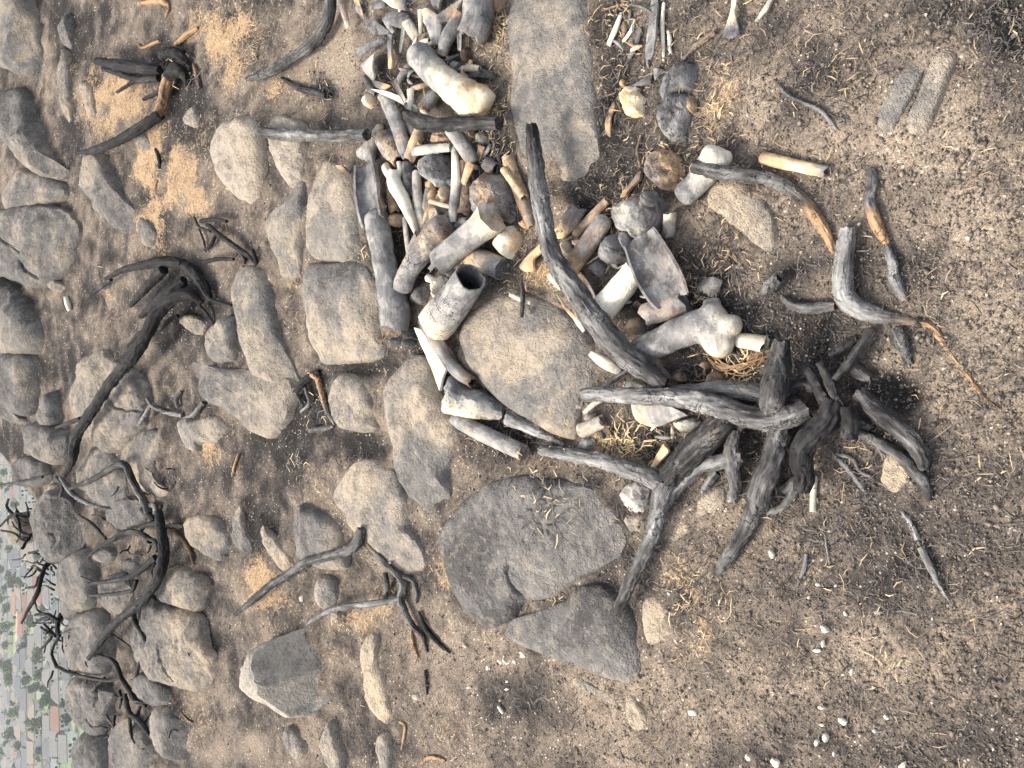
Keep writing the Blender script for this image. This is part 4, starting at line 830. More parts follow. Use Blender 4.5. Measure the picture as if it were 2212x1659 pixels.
tube(LB, 'wide flared tube, cream above and charred below', 'bone', '1038,-25,31 1034,20,34 1030,50,33 1018,78,32', b=16, tone=(.8, .55, .28, .38), warm=(.5, .4, .05, .5), crack=.1, ends=('cut', 'open'), jag=.4, inner=.08)
lump(LB, 'orange-brown bone lump at the top edge by the straw', 'bone', '1050,-12 1090,-12 1080,12 1056,24', 34, b=6, tone=.6, warm=.95)
lump(FR, 'dark red-brown lump in the shade of the wide flared tube', 'bone', '990,105 1015,100 1022,140 1000,137', 22, tone=.18, warm=.7)
tube(FR, 'small cream ring among the dark lumps', 'bone', '978,140,10 990,146,10', tone=.5, warm=.3, ends=('open', 'cut'), wall=.35)
tube(FR, 'cream bar beside the small ring', 'bone', '998,151,7 1016,147,8 1036,148,6', b=8, tone=.8, warm=.35)
gutter(LB, 'curved dark plate next to the broad orange-stained end', 'bone', '1003,165,9 1030,157,10 1070,165,6', b=8, tone=.22, warm=.15)
lump(FR, 'red-brown bone with an orange tip against the broad stained end', 'bone', '1045,177 1068,188 1070,205 1056,222 1045,210', 24, tone=(.25, .65), warm=.95, tdir=90)
lump(FR, 'porous white ball at the end of the black log', 'bone', '1025,292 1035,283 1050,290 1048,308 1032,311', 20, tone=.75, warm=0, rough=.2, crack=.7)
lump(FR, 'rusty crumb beside the porous white ball', 'bone', '1011,281 1025,284 1023,297 1013,294', 14, tone=.6, warm=.85)
tube(FR, 'short tan peg below the dark stick of bone', 'bone', '890,191,5 908,187,6 925,182,5', tone=.68, warm=.6)
tube(FR, 'pair-side tan stub under the black log', 'bone', '882,268,8 890,282,9 898,296,7', b=4, tone=.75, warm=.45)
tube(SH, 'thin grey sliver leaning on the tan stub', 'bone', '890,296,4 896,280,5 902,266,4', b=10, tone=.4, warm=.1)
lump(FR, 'red-grey flake in the hollow below the cream bone', 'bone', '955,200 975,205 985,222 965,225', 12, tone=.35, warm=.6)
shard(SH, 'brown sliver beside the head of the split leg bone', 'bone', '738,360 748,358 765,385 768,398 755,382', 6, 10, 5, 4, tone=.4, warm=.7)
tube(SH, 'tan splinter crossing a burnt twig on the wide slab', 'bone', '1101,636,4,38 1120,645,5,38 1145,655,4,38', tone=.8, warm=.4, flat=.5)
tube(SH, 'white upright splinter by the crease-split boulder', 'bone', '143,643,5 147,658,6 151,672,4', tone=1, warm=0)
tube(FR, 'white chalky stick standing below the stump', 'bone', '1759,1028,7 1757,1065,7 1756,1105,7', tone=.8, warm=.05, crack=.5)
tube(FR, 'slim white knuckle of bone below the gnarled stump arm', 'bone', '1648,1042,6 1660,1050,5 1672,1050,7', tone=.95, warm=.2)
lump(FR, 'smooth white oval chip below the gnarled stump arm', 'bone', '1655,1055 1665,1048 1675,1052 1666,1062 1657,1062', 8, tone=1, warm=.25)
# --- white chips scattered over the soil
def chip(u, v, r, ang, el, tone, warm, label, group):
    rg = random.Random(int(u * 31 + v))
    O = []
    for k in range(6):
        a = k * math.pi / 3 + rg.uniform(-.45, .45); q = r * rg.uniform(.6, 1.3)
        x, y = q * math.cos(a), q * el * math.sin(a); c, s_ = math.cos(ang), math.sin(ang)
        O.append(f'{u + x*c - y*s_:.1f},{v + x*s_ + y*c:.1f}')
    lump('bone_chip', label, 'bone chip', ' '.join(O), r * .45, b=r * .15 + 4, tone=tone, warm=warm, crack=0, group=group, n=14, m=5, smooth=.1, rough=.16, fl=.5, p=4)
def chipzone(v): return 'near the short pale stick below the stump' if v < 1300 else 'around the bare sandy hollow' if v < 1440 else 'on gravel past the bare sandy hollow' if v < 1560 else 'along the bottom edge of the picture'
T12 = '370,760,38 355,850,22 320,900,24 500,660,14 540,1035,22 485,1055,14 765,1330,28 480,1360,30 370,1465,38 315,1500,26 425,1570,18 45,1625,30 870,1645,32 1460,1540,12 325,470,14 435,480,14 265,555,12 1485,550,10 1065,690,10 25,275,30 690,1420,20 350,1380,18 345,1270,24 570,1090,12 680,1135,12'
for q in parse(T12):
    chip(1659 + q[0] / 3, 1106 + q[1] / 3, q[2] / 2.3, random.uniform(0, 3), random.uniform(.4, .8), random.uniform(.85, 1), random.uniform(0, .35), 'small white bone chip ' + chipzone(1106 + q[1] / 3), 'white bone chips below the stump')
T10 = '1350,870,18 1580,975,20 1500,1010,16 1625,1150,14 1580,1220,12 1375,1140,10 1625,1100,10 1415,825,9'
for q in parse(T10):
    chip(553 + q[0] / 3, 1106 + q[1] / 3, q[2] / 2.5, random.uniform(0, 3), random.uniform(.4, .8), .98, .15, 'tiny white bone chip on the gravelly soil under the triangular slab', 'white bone chips under the triangular slab')
T11 = '65,915,18 70,935,14 15,975,14 820,1215,16 1160,1300,30 1525,1590,24 1015,530,13'
for q in parse(T11):
    chip(1106 + q[0] / 3, 1106 + q[1] / 3, q[2] / 2.3, random.uniform(0, 3), random.uniform(.45, .8), .98, .2, 'white bone chip lying among the sandy stones past the triangular slab', 'white bone chips among the sandy stones')
tube('bone_chip', 'crescent-shaped white bone chip on the gravelly soil', 'bone chip', '1089,1416,2 1087,1425,3 1094,1432,3 1101,1433,2', tone=1, warm=0)
tube('bone_chip', 'long white sliver of bone on the gravelly soil', 'bone chip', '1076,1526,3 1083,1535,4 1086,1540,3', tone=.95, warm=.2)
lump('pebble', 'flat pale flake between the angular rock and the fork', 'pebble', '644,1290 655,1284 657,1298 648,1302', 5, tone=.8, warm=.1)
lump('pebble', 'grey oval pebble beyond the sandstone ridge', 'pebble', '888,1500 898,1497 907,1502 905,1512 892,1513', 9, tone=.5, warm=.2, mat=None)
lump('pebble', 'pinkish pebble at the rim of the bare sandy hollow', 'pebble', '1885,1322 1896,1316 1907,1322 1902,1328 1888,1328', 7, tone=.6, warm=.5)
lump('pebble', 'pale pebble alone on the gravel near the corner', 'pebble', '2099,1446 2106,1441 2113,1447 2107,1455', 7, tone=.7, warm=.3)
lump('pebble', 'small grey pebble against the charcoal hip joint', 'pebble', '1425,308 1432,302 1440,306 1438,314 1427,313', 9, tone=.55, warm=.05)

# splinters and crumbs filling the gaps of the pile
_pile = [(790, 20, 60, 40), (870, 40, 60, 50), (930, 100, 50, 50), (880, 170, 50, 60), (1000, 130, 40, 50), (900, 260, 60, 40), (960, 330, 60, 50), (890, 420, 50, 60), (960, 440, 50, 40), (1030, 340, 40, 40), (900, 540, 50, 50), (960, 600, 40, 40), (1100, 420, 30, 70), (1230, 520, 50, 40), (1300, 560, 50, 40), (1390, 640, 60, 40), (1280, 910, 40, 40), (1400, 820, 60, 30), (1360, 90, 50, 50), (1440, 930, 60, 40)]
_pz = ['by the outermost dark flakes', 'beside the purple-grey plate', 'behind the largest cream bone', 'near the shell-like plate', 'beside the small cream ring', 'by the stout black log', 'around the cracked grey knuckle', 'beside the split leg bone', 'under the forked white bone', 'near the dark ring of bone', 'below the split leg bone', 'by the white coral-like lump', 'along the tan string of bone', 'by the broad purple-grey head', 'under the tucked grey joint end', 'in front of the dark hollow tube', 'beside the knuckle stack', 'at the end of the longest pale branch', 'among the white splinters by the tan slab', 'under the curled tan-and-grey plate']
_rg = random.Random(77)
for k in range(110):
    ci = _rg.randrange(len(_pile)); c = _pile[ci]; u, v = c[0] + _rg.gauss(0, .5) * c[2], c[1] + _rg.gauss(0, .5) * c[3]
    if v < 2: continue
    a = _rg.uniform(0, 6.28); L = _rg.uniform(7, 26); w = _rg.uniform(2.2, 6.5); d = _rg.uniform(-.25, .25)
    q = [(u + math.cos(a + d * s_) * L * s_, v + math.sin(a + d * s_) * L * s_) for s_ in (-1, 0, 1)]
    t_ = _rg.choice((.2, .3, .4, .5, .6, .8, .95)); w_ = _rg.choice((.05, .1, .2, .6, .9))
    if k % 3: tube('bone_splinter', (('bleached' if t_ > .7 else 'grey' if w_ < .3 else 'brownish') if t_ > .35 else 'charred') + ' bone splinter ' + _pz[ci], 'bone', f'{q[0][0]:.1f},{q[0][1]:.1f},{w*.6:.1f} {q[1][0]:.1f},{q[1][1]:.1f},{w:.1f} {q[2][0]:.1f},{q[2][1]:.1f},{w*.4:.1f}', b=_rg.uniform(2, 16), tone=t_, warm=w_, flat=.6, n=8, group='bone splinters in the gaps of the pile', ends=('cut', 'cut'))
    else:
        O = ' '.join(f'{u + L * .8 * _rg.uniform(.5, 1.1) * math.cos(j * 1.05 + a):.1f},{v + L * .5 * _rg.uniform(.5, 1.1) * math.sin(j * 1.05 + a):.1f}' for j in range(6))
        shard('bone_splinter', (('bleached' if t_ > .7 else 'grey' if w_ < .3 else 'brownish') if t_ > .35 else 'charred') + ' bone splinter ' + _pz[ci], 'bone', O, b=_rg.uniform(2, 12), thick=3.5, arch=4, tone=t_, warm=w_, n=14, group='bone splinters in the gaps of the pile')

for k in range(26):
    c = _pile[k % 12]; u, v = c[0] + _rg.gauss(0, .5) * c[2], c[1] + _rg.gauss(0, .5) * c[3]
    if v < 14 or v > 640: continue
    a = _rg.choice((1.2, 1.35, 1.9, .8, 2.2, 1.57)) + _rg.gauss(0, .2); L = _rg.uniform(16, 38); w = _rg.uniform(6, 11)
    gutter('split_shaft', 'splintered half-pipe of bone shaft ' + _pz[k % 12], 'bone', ' '.join(f'{u + math.cos(a) * L * s_:.1f},{v + math.sin(a) * L * s_:.1f},{w * (1 - .25 * s_):.1f}' for s_ in (-1, 0, 1)), b=_rg.uniform(4, 20), arc=_rg.choice(((185, 350), (10, 170), (200, 330))), thick=.25, lift=.8, tone=_rg.choice(((.4, .6), (.7, .4), (.85, .5), .45, (.3, .6))), warm=_rg.choice((.1, .2, .5, .8)), n=9)
    C.objects[-1]['group'] = 'split shafts in the bone pile'
# ================================================================== burnt wood
BB = 'burnt_branch'
branch(BB, '1147,268,12,85 1151,300,17,80 1158,370,20,74 1170,450,21,72 1185,520,22,70 1210,580,24,68 1250,640,27,66 1300,710,30,70 1350,765,31,66 1400,800,30,56 1436,832,27,44', (.1, .62, .62, .58, .52, .45, .42, .4), 0.02, None, 'longest pale grey branch lying across the bones', 'branch', n=20)
branch(BB, '880,249,13 900,261,17 940,270,18 990,268,17 1040,266,17 1078,266,17', .2, .05, None, 'stout black log across the upper end of the bones', 'branch', b=44)
branch(BB, '553,280,9 580,288,13 640,292,14 700,294,15 750,292,15 792,290,15', .5, .05, None, 'straight grey stick resting on the speckled boulder', 'branch', b=34)
branch(BB, '714,-18,15 712,30,15 700,60,15 675,95,14 640,120,13 600,145,13 565,162,12 533,171,5', .38, (.2, .1, 0, 0), None, 'curved grey branch over tan soil at the top', 'branch', b=14)
branch(BB, '608,169,4 646,190,8 680,200,9 705,208,8', .22, .1, None, 'short dark stub in scorched straw below the curved grey branch', 'branch')
branch(BB, '1496,358,15,60 1540,370,18,50 1600,378,17,36 1650,385,16,22 1700,405,16,12 1740,440,16,8 1770,480,15,6 1790,515,13,4 1803,548,8,0', (.3, .45, .5, .4, .35), (0, 0, .2, .75, .9), None, 'curved branch, grey at the bone and tan where it enters soil', 'branch', n=18)
branch(BB, '1832,493,19 1826,540,23 1820,600,25 1826,640,26 1850,665,25 1890,680,21,8 1940,690,14,4 1990,697,10,2 2015,708,8,2 2050,760,7,2 2090,812,6,1 2130,862,4,0 2160,885,2,0', (.72, .65, .6, .4, .35, .3, .3), (0, 0, 0, .45, .8, .75, .7), None, 'thick bent silvery root trailing off as a thin tan line', 'root', n=20)
branch(BB, '1880,366,11 1885,400,13 1877,430,14 1888,470,15 1902,500,14,6 1914,528,10,2', (.55, .6, .45, .4), (0, 0, .8, .9), None, 'broken stick, silvery above and tan below', 'branch')
branch(BB, '1914,533,9 1928,570,13 1930,600,14 1945,630,14 1956,648,9', .58, (0, 0, 0, .5), None, 'silvery stick continuing below the broken one', 'branch')
branch(BB, '1690,640,8,10 1710,658,12 1740,666,14 1775,664,14 1803,660,12', .42, (0, 0, 0, .4), None, 'short grey log end near the bent silvery root', 'branch')
branch(BB, '1650,632,13,8 1666,616,17,20 1683,601,16,26', .4, .1, None, 'stubby hollow-ended stump piece sticking out of soil', 'branch', ends=('round', 'open'), depth=.4)
branch(BB, '1936,712,18,6 1944,735,20,8 1956,758,16,6 1964,788,11,2', .33, .05, None, 'half-buried grey stick below the tan root line', 'branch')
lump('charcoal', 'round lump of charcoal beside the tan root line', 'charcoal', '1970,690 1985,682 1998,690 1996,708 1978,710', 12, tone=.22, warm=.05, mat=M_WOOD)
branch(BB, '1949,1104,5 1966,1129,7 1983,1166,8', .55, .05, None, 'upper half of the snapped pale stick on dark soil', 'branch')
branch(BB, '1988,1182,9 2006,1219,9 2028,1262,6 2057,1308,2', .7, .05, None, 'lower half of the snapped pale stick, tapering', 'branch')
branch(BB, '1742,1196,5 1736,1229,6 1721,1268,3', .68, 0, None, 'short pale stick standing on dark soil below the stump', 'branch')
branch(BB, '1778,1114,2 1784,1170,3 1792,1220,2', .6, 0, None, 'thin bowed pale twig beside the short pale stick', 'twig', n=8)
branch(BB, '1678,180,4 1702,207,6 1736,223,6 1769,238,6 1790,258,6 1808,282,4', .5, .05, None, 'wavy grey twig on bare soil near the two sole-like slabs', 'twig', n=10)
branch(BB, '1733,212,2 1792,247,2.5 1846,263,2.5 1892,271,2', .35, .3, None, 'hair-thin twig running to the sole-like slabs', 'twig', n=6)
branch(BB, '1476,128,6 1499,104,8 1522,86,8 1545,70,7', .5, .5, None, 'brownish root end above the charcoal hip joint', 'root')
branch(BB, '1359,10,3 1385,14,4 1404,25,4 1413,38,3', .4, 0, None, 'thin grey twig arched over the blue-grey blade', 'twig', b=8, n=8)
branch(BB, '1283,45,2 1305,22,3 1345,11,3 1362,14,2', .6, .9, None, 'arching straw stalk beside the white splinters', 'twig', n=6)
branch(BB, '1126,605,4,26 1129,640,6,44 1127,686,5,44', .28, .1, None, 'thin burnt twig crossing the edge of the wide slab', 'twig', n=10)
branch(BB, '1384,362,4 1376,330,4 1384,292,3', .4, .5, None, 'bent brown twig rising from the jaw fragment', 'twig', n=8)
branch(BB, '1304,836,6,30 1336,814,7,34 1368,792,5,30', .58, 0, None, 'pale stick under the long grey branch on the wide slab', 'branch', n=10)
branch(BB, '1098,903,20,14 1125,916,17 1160,932,13 1218,962,4', .68, .02, None, 'split pale-grey wood wedged beside the wide slab', 'branch', grain=.22)
branch(BB, '418,138,4 424,160,6 432,192,4', .3, .5, None, 'short brown stick beside the corner root clump', 'branch', n=8)
for q, l in (('888,1362,4 893,1393,6 904,1422,4', 'tan stick below the charred fork'), ('906,1652,4 930,1636,6 962,1643,4', 'curved tan root at the bottom edge'), ('918,1448,4 921,1475,4 923,1500,3', 'small black stick below the tan stick'), ('298,95,3 308,103,4 345,88,4', 'small tan stick near the corner root clump'), ('300,8,6 340,2,8 365,14,6 358,36,4', 'bent pale root at the top edge'), ('380,96,6 405,75,8 428,60,5', 'slanting tan stick on scorched straw'), ('337,322,5 345,345,6 345,365,4', 'short tan stick below the bent black stick'), ('340,390,4 335,412,5', 'tiny tan stick in the straw'), ('486,480,2 492,500,2', 'little straw-coloured stick beside the twiggy clump'), ('515,980,3 506,1010,4 502,1030,3', 'bent tan stalk in burnt soil'), ('380,1040,3 365,1065,4 350,1095,4', 'tan twig leaning beside the kinked black one')):
    branch(BB, q, .6 if 'black' not in l else .15, .95 if 'black' not in l else 0, None, l, 'stick', n=8)
branch(BB, '836,1549,3 863,1559,4 875,1569,4 870,1606,4 865,1630,3', .55, .7, None, 'pale root running off the sandstone ridge', 'root', n=8)
branch(BB, '683,806,7 693,843,7 706,886,6 724,918,4', (.3, .6, .55), (.9, .6, 0), None, 'tan and grey stick beside the rounded block', 'stick', n=10)
branch(BB, '510,1326,4 553,1291,9 586,1263,10 620,1243,11 660,1216,12 700,1203,12 740,1193,13 766,1180,14 777,1160,13 780,1140,11', (.3, .3, .3, .4, .5, .3), 0, None, 'thick charred limb pointing away from the lumpy grey stone', 'branch', b=24)

def bush(name, label, base, parts, cat='burnt bush', ash=.2, tan=0.0, b=0, n=10):
    c = at(base[0], base[1])
    e = empty(name, c); tag(e, label, cat); dim = name == 'burnt_bush'
    for q in parts:
        nm, pts = q[0], q[1]; a = q[2] if len(q) > 2 else ash; t = q[3] if len(q) > 3 else tan
        kw = q[4] if len(q) > 4 else {}
        branch(nm, pts, [x * .5 - .14 for x in a] if dim and hasattr(a, '__len__') else a * .5 - .14 if dim else a, t, e, b=b, thin=.76 if dim else .94, n=kw.pop('n', n), **kw)
    return e
# the gnarled stump with all its arms
st = bush('burnt_stump', 'gnarled charred stump with many thick twisted arms', (1800, 880), [
 ('branch', '1260,852,14,66 1300,852,17,70 1370,855,19,72 1450,858,21,70 1520,870,23,66 1580,888,25,64 1630,903,25,62 1672,906,24,60 1705,899,26,56 1740,882,26,46', (.5, .62, .6, .62, .55, .4, .35), 0, dict(n=20)),
 ('branch', '1438,846,15,22 1500,846,20,24 1560,842,23,26 1640,850,24,28 1690,865,24,28', (.5, .5, .45), 0, dict(n=16)),
 ('branch', '1690,735,17,86 1681,790,29,80 1674,840,33,70 1668,885,29,52 1672,925,28,40', (.3, .25, .3, .35), .06, dict(n=20)),
 ('branch', '1684,905,25,36 1680,950,26,36 1668,1000,27,40 1648,1040,28,44 1638,1080,27,42 1642,1106,20,34', (.4, .42, .35, .4, .3), .03, dict(n=18)),
 ('branch', '1592,880,28,36 1545,928,33,40 1492,980,35,42 1445,1035,27,44', .16, .22, dict(n=18, rough=.06, amp=.05)),
 ('branch', '1168,972,12,24 1220,981,15,30 1280,992,17,36 1340,1008,19,42 1390,1025,21,44 1436,1048,24,42', (.55, .6, .6, .5), 0, dict(n=16)),
 ('branch', '1440,1040,26,44 1424,1090,20,40 1415,1140,18,38 1395,1190,17,40 1365,1250,16,44 1340,1305,13,44 1328,1324,7,42', (.4, .55, .4, .35), .06, dict(n=16)),
 ('branch', '1436,1090,15,30 1452,1060,18,32 1476,1035,19,32 1512,1008,19,30 1560,996,18,28 1604,985,15,24', (.5, .62, .6, .45), 0, dict(n=16)),
 ('branch', '1590,930,14,30 1580,970,17,30 1583,1010,18,26 1588,1050,15,20 1580,1082,11,10', (.3, .5, .6), 0, dict(n=14)),
 ('branch', '1640,1060,20,20 1624,1110,20,18 1604,1155,18,16 1574,1200,15,16 1548,1238,9,12', (.35, .42, .4), .03, dict(n=16)),
 ('branch', '1802,868,26,40 1786,906,27,52 1759,932,26,60 1735,966,26,64 1731,1000,26,62 1738,1030,23,56 1731,1058,19,48', (.18, .2, .2, .25), .08, dict(n=20, rough=.07)),
 ('twig', '1720,780,8,46 1750,810,13,44 1771,848,14,42 1792,884,15,40', .28, .1),
 ('twig', '1771,782,11,54 1789,816,13,52 1800,848,12,50 1814,876,12,46 1826,898,14,40', .25, .1),
 ('twig', '1800,820,9,50 1826,793,11,44 1856,756,13,30 1882,716,14,10', .3, .12),
 ('twig', '1832,880,19,50 1836,913,21,56 1834,948,20,58', .2, .06, dict(n=14)),
 ('branch', '1852,848,17,34 1892,886,22,36 1936,922,22,34 1972,955,21,30 1993,986,19,26 1997,1014,13,20', (.3, .25, .3), .1, dict(n=16)),
 ('branch', '1850,928,12,18 1899,956,13,18 1942,982,15,18 1979,1020,16,14 2002,1053,14,8 2010,1080,8,2', (.35, .35, .4), .12, dict(n=14)),
 ('branch', '1822,790,15,14 1846,800,17,12 1880,818,12,4', .4, .02),
 ('branch', '1740,950,18,10 1770,925,24,12 1800,905,28,12 1840,905,24,12 1880,930,12,6', .3, .3, dict(n=16)),
 ('branch', '1690,970,16,8 1720,960,18,8 1760,940,18,10', .35, .45),
 ('twig', '1800,985,6,6 1830,1010,7,6 1856,1045,6,4 1871,1066,4,2', .55, .1),
 ('twig', '1806,980,5,8 1840,990,5,10 1858,1018,4,8 1880,1030,4,4', .55, .15),
 ('twig', '1760,840,13,30 1730,830,17,26 1700,845,18,24', .25, .1),
 ('root', '1690,1060,12,6 1720,1040,14,8 1700,1085,12,4 1660,1110,10,0', .45, .0),
 ('root', '1550,1020,12,8 1530,1045,12,8 1515,1075,9,2', .4, .0),
 ('twig', '1576,965,9,20 1600,925,9,30 1620,905,8,36', .2, .0),
])
e = empty('buried_log', at(1846, 750)); tag(e, 'half-buried dark log beside the stump, under a thin stump arm', 'log')
branch('log', '1795,768,14,8 1822,752,16,8 1852,732,12,2', .25, .05, e)
# wiry roots
e = empty('wiry_roots', at(1600, 790)); tag(e, 'tangle of thin orange-tan wiry roots beside the big knuckle bone', 'roots')
rg = random.Random(3)
for k in range(9):
    o_ = [rg.uniform(-13, 13) for _ in range(8)]
    branch('root_fibre', f'{1532+o_[0]},{768+o_[1]},1.2,6 {1560+o_[2]},{790+o_[3]},1.5,14 {1600+o_[4]},{797+o_[5]},1.6,16 {1638+o_[6]},{772+o_[7]},1.3,10 {1660+o_[1]},{757+o_[0]},1,4', .7, .95, e, n=5, rough=0, grain=0)
# bush at the corner of the slope
bush('burnt_bush', 'charred root clump with a thick black stub near the corner', (380, 145), [
 ('branch', '210,132,10,36 253,140,15,36 312,148,15,30 345,150,12,20', .12, 0, dict(n=14)),
 ('branch', '222,148,6,20 260,160,9,18 300,172,10,16 345,168,12,12', .38, 0),
 ('twig', '253,199,4,22 275,185,5,20 294,172,6,16', .25),
 ('branch', '164,331,3,40 200,326,10,40 240,311,12,38 280,290,14,34 320,265,15,26 345,247,15,18', (.5, .3, .25, .2), 0, dict(n=14)),
 ('branch', '340,250,15,18 352,220,16,14 358,190,16,12 366,160,16,12', .3, .75, dict(n=14)),
 ('root', '350,120,12,18 372,112,15,20 392,122,13,20 404,135,9,10', .15, 0, dict(rough=.25)),
 ('root', '362,170,17,10 380,150,20,14 398,160,14,10 404,185,9,2', .12, 0, dict(rough=.25)),
 ('twig', '345,115,4,10 372,105,5,12 398,112,5,14', .3), ('twig', '310,215,5,6 330,205,6,6 345,195,5,6', .2)])
# bush with the long black arm
bush('burnt_bush', 'charred bush whose longest black arm crosses the pale flat stone', (430, 620), [
 ('branch', '436,655,9,16 413,635,15,30 373,646,18,44 340,676,18,54 317,720,18,58 287,770,17,60 247,816,15,60 217,860,14,58 187,906,14,56 163,946,13,54 157,990,12,50 138,1030,6,44', (.25, .25, .2, .2, .22, .15), .04, dict(n=18)),
 ('twig', '174,905,7,56 150,913,6,56 121,924,4,54', .12),
 ('twig', '330,700,6,50 300,722,6,46 275,748,4,40', .3),
 ('branch', '228,602,5,34 267,583,9,36 310,573,12,36 353,566,16,30 395,570,14,18', .08, 0, dict(n=14)),
 ('branch', '282,662,6,36 317,620,12,36 353,583,15,34', .06, 0, dict(n=14)),
 ('branch', '302,684,7,38 333,660,14,38 367,630,17,36 398,606,15,24', .06, .02, dict(n=14)),
 ('branch', '204,632,5,14 222,617,6,18 240,604,6,24', .6),
 ('root', '395,570,17,14 420,590,18,14 440,620,17,12 455,650,10,4', .18, .08, dict(rough=.2)),
 ('twig', '345,712,5,20 366,692,7,22 385,682,6,18', .55),
 ('root', '430,660,5,6 448,680,5,6 462,700,3,2', .25), ('root', '440,640,5,8 470,652,5,6 500,660,3,2', .3)])
bush('burnt_bush', 'small tangle of twigs above the bush with the long black arm', (470, 490), [
 ('twig', '434,478,6,14 462,474,6,20 490,478,5,18', .12), ('twig', '448,485,6,12 473,507,8,20 500,527,8,20 535,552,7,14 556,572,5,8', .2, .05),
 ('twig', '440,566,6,16 470,560,6,18 505,560,5,14', .12), ('twig', '545,540,5,12 552,560,6,12 556,584,5,8', .25), ('twig', '430,495,3,8 440,520,3,8 445,545,2,4', .3), ('twig', '470,500,5,10 455,530,5,12 440,540,4,8', .15, .3),
 ('twig', '520,545,4,8 530,565,5,8 520,590,4,4', .2), ('twig', '420,470,3,10 430,490,4,12 455,500,4,12', .3)])
bush('burnt_twig', 'kinked grey-black twig bent sharply over the flat grey-tan stone', (320, 1100), [
 ('branch', '150,1056,4,34 200,1036,6,36 233,1016,7,38 268,1003,8,40 288,1043,8,32 308,1078,9,24 322,1106,9,14', (.2, .2, .25, .4), .03), ('twig', '132,1032,5,28 153,1063,6,26 187,1086,5,22 233,1100,4,18 284,1103,4,14', .45), ('twig', '-12,1050,3,20 40,1042,3,26 92,1030,3,28', .2, .2), ('twig', '120,1030,3,18 135,1050,4,22 128,1075,3,18', .2), ('twig', '320,1090,6,12 336,1094,7,14 334,1112,5,8', .5)], cat='twig')
bush('burnt_bush', 'blackest bush with upright arms between the brink boulders', (352, 1150), [
 ('stem', '342,1105,11,16 349,1150,14,30 354,1192,15,40 347,1232,15,46 333,1263,14,48 310,1296,13,50 277,1323,12,50 240,1356,11,48 217,1386,10,46 192,1423,6,44', (.3, .3, .1, .12, .15), 0, dict(n=14)),
 ('branch', '195,1260,5,44 233,1256,7,46 280,1246,8,46 307,1230,9,44 336,1204,9,40', .06), ('branch', '195,1286,4,40 233,1284,5,42 283,1276,6,42 295,1254,6,40', .06),
 ('branch', '189,1205,4,30 213,1183,6,32 243,1166,7,32 267,1150,8,30 300,1152,9,28 325,1168,10,26', .3), ('branch', '287,1318,7,40 293,1346,7,36 313,1380,6,32 310,1413,6,28 297,1446,6,24 292,1476,4,16', (.2, .3, .4)),
 ('twig', '398,1137,6,14 375,1135,7,18 350,1140,7,22', .45), ('twig', '170,1112,3,24 200,1133,5,24 229,1164,4,24', .4), ('twig', '302,1152,6,26 312,1136,7,24 345,1128,7,20', .4),
 ('branch', '333,1125,9,14 322,1112,9,14 305,1100,7,12', .35), ('twig', '370,1140,7,10 390,1158,8,10 410,1190,6,6 420,1222,3,2', .2, .5), ('twig', '175,1245,2,34 190,1252,3,36 203,1258,3,38', .2), ('twig', '240,1370,3,30 265,1385,3,26 285,1400,2,18', .35), ('twig', '343,1190,7,36 335,1170,6,32 312,1160,5,28', .25), ('twig', '313,1282,5,42 330,1288,6,34 336,1297,4,26', .1)])
bush('burnt_bush', 'drooping thin-twigged bush over the lowest brink boulders', (290, 1495), [
 ('stem', '212,1415,4,30 247,1430,6,30 263,1466,7,26 283,1496,8,22 293,1513,8,22 315,1524,5,16', .3), ('branch', '270,1500,6,22 280,1540,7,28 300,1556,8,28 318,1580,7,28 334,1607,4,22', .28),
 ('twig', '280,1550,5,28 283,1583,5,28 293,1606,4,26 311,1619,3,22', .15), ('twig', '248,1545,4,20 247,1573,4,24 264,1600,3,22', .12), ('twig', '258,1490,4,20 262,1510,4,20 258,1530,3,16', .2),
 ('twig', '122,1440,5,40 150,1453,5,38 187,1463,5,34 233,1470,5,28 260,1464,5,24', .3), ('twig', '122,1440,5,40 112,1413,4,42 117,1393,4,42 129,1372,5,40', .1), ('twig', '193,1495,4,22 212,1478,4,24 226,1465,4,26', .4), ('twig', '298,1545,5,20 302,1528,5,18 312,1512,3,12', .15), ('twig', '145,1425,3,30 150,1445,3,32 156,1462,3,30', .15), ('twig', '310,1560,4,24 322,1545,4,20 335,1530,3,14', .2)])
bush('burnt_bush', 'black twigs bent over the town right at the brink', (145, 1350), [
 ('stem', '128,1374,6,30 124,1352,7,28 132,1330,8,20 145,1318,7,10', .3), ('twig', '77,1328,4,46 103,1328,5,42 128,1342,6,30', .06), ('twig', '80,1342,4,40 94,1336,4,38 108,1334,4,36', .06),
 ('twig', '88,1355,3,36 103,1366,4,36 120,1374,5,32', .25), ('twig', '90,1400,4,40 100,1390,4,40 112,1376,4,36', .1), ('twig', '95,1348,3,34 104,1358,4,34 116,1372,4,32', .25)])
bush('burnt_bush', 'long black crooked twig sagging over the town', (112, 1205), [
 ('stem', '112,1200,5,16 102,1216,5,24 97,1226,5,30', .2), ('twig', '46,1346,3,66 63,1313,5,66 80,1283,6,60 90,1246,6,50 98,1222,6,34', .06), ('twig', '56,1270,3,54 77,1266,4,54 83,1246,4,48', .06), ('twig', '62,1195,3,36 82,1190,3,32 100,1186,3,22', .15), ('twig', '92,1230,4,40 104,1222,4,30 110,1212,3,20', .1)])
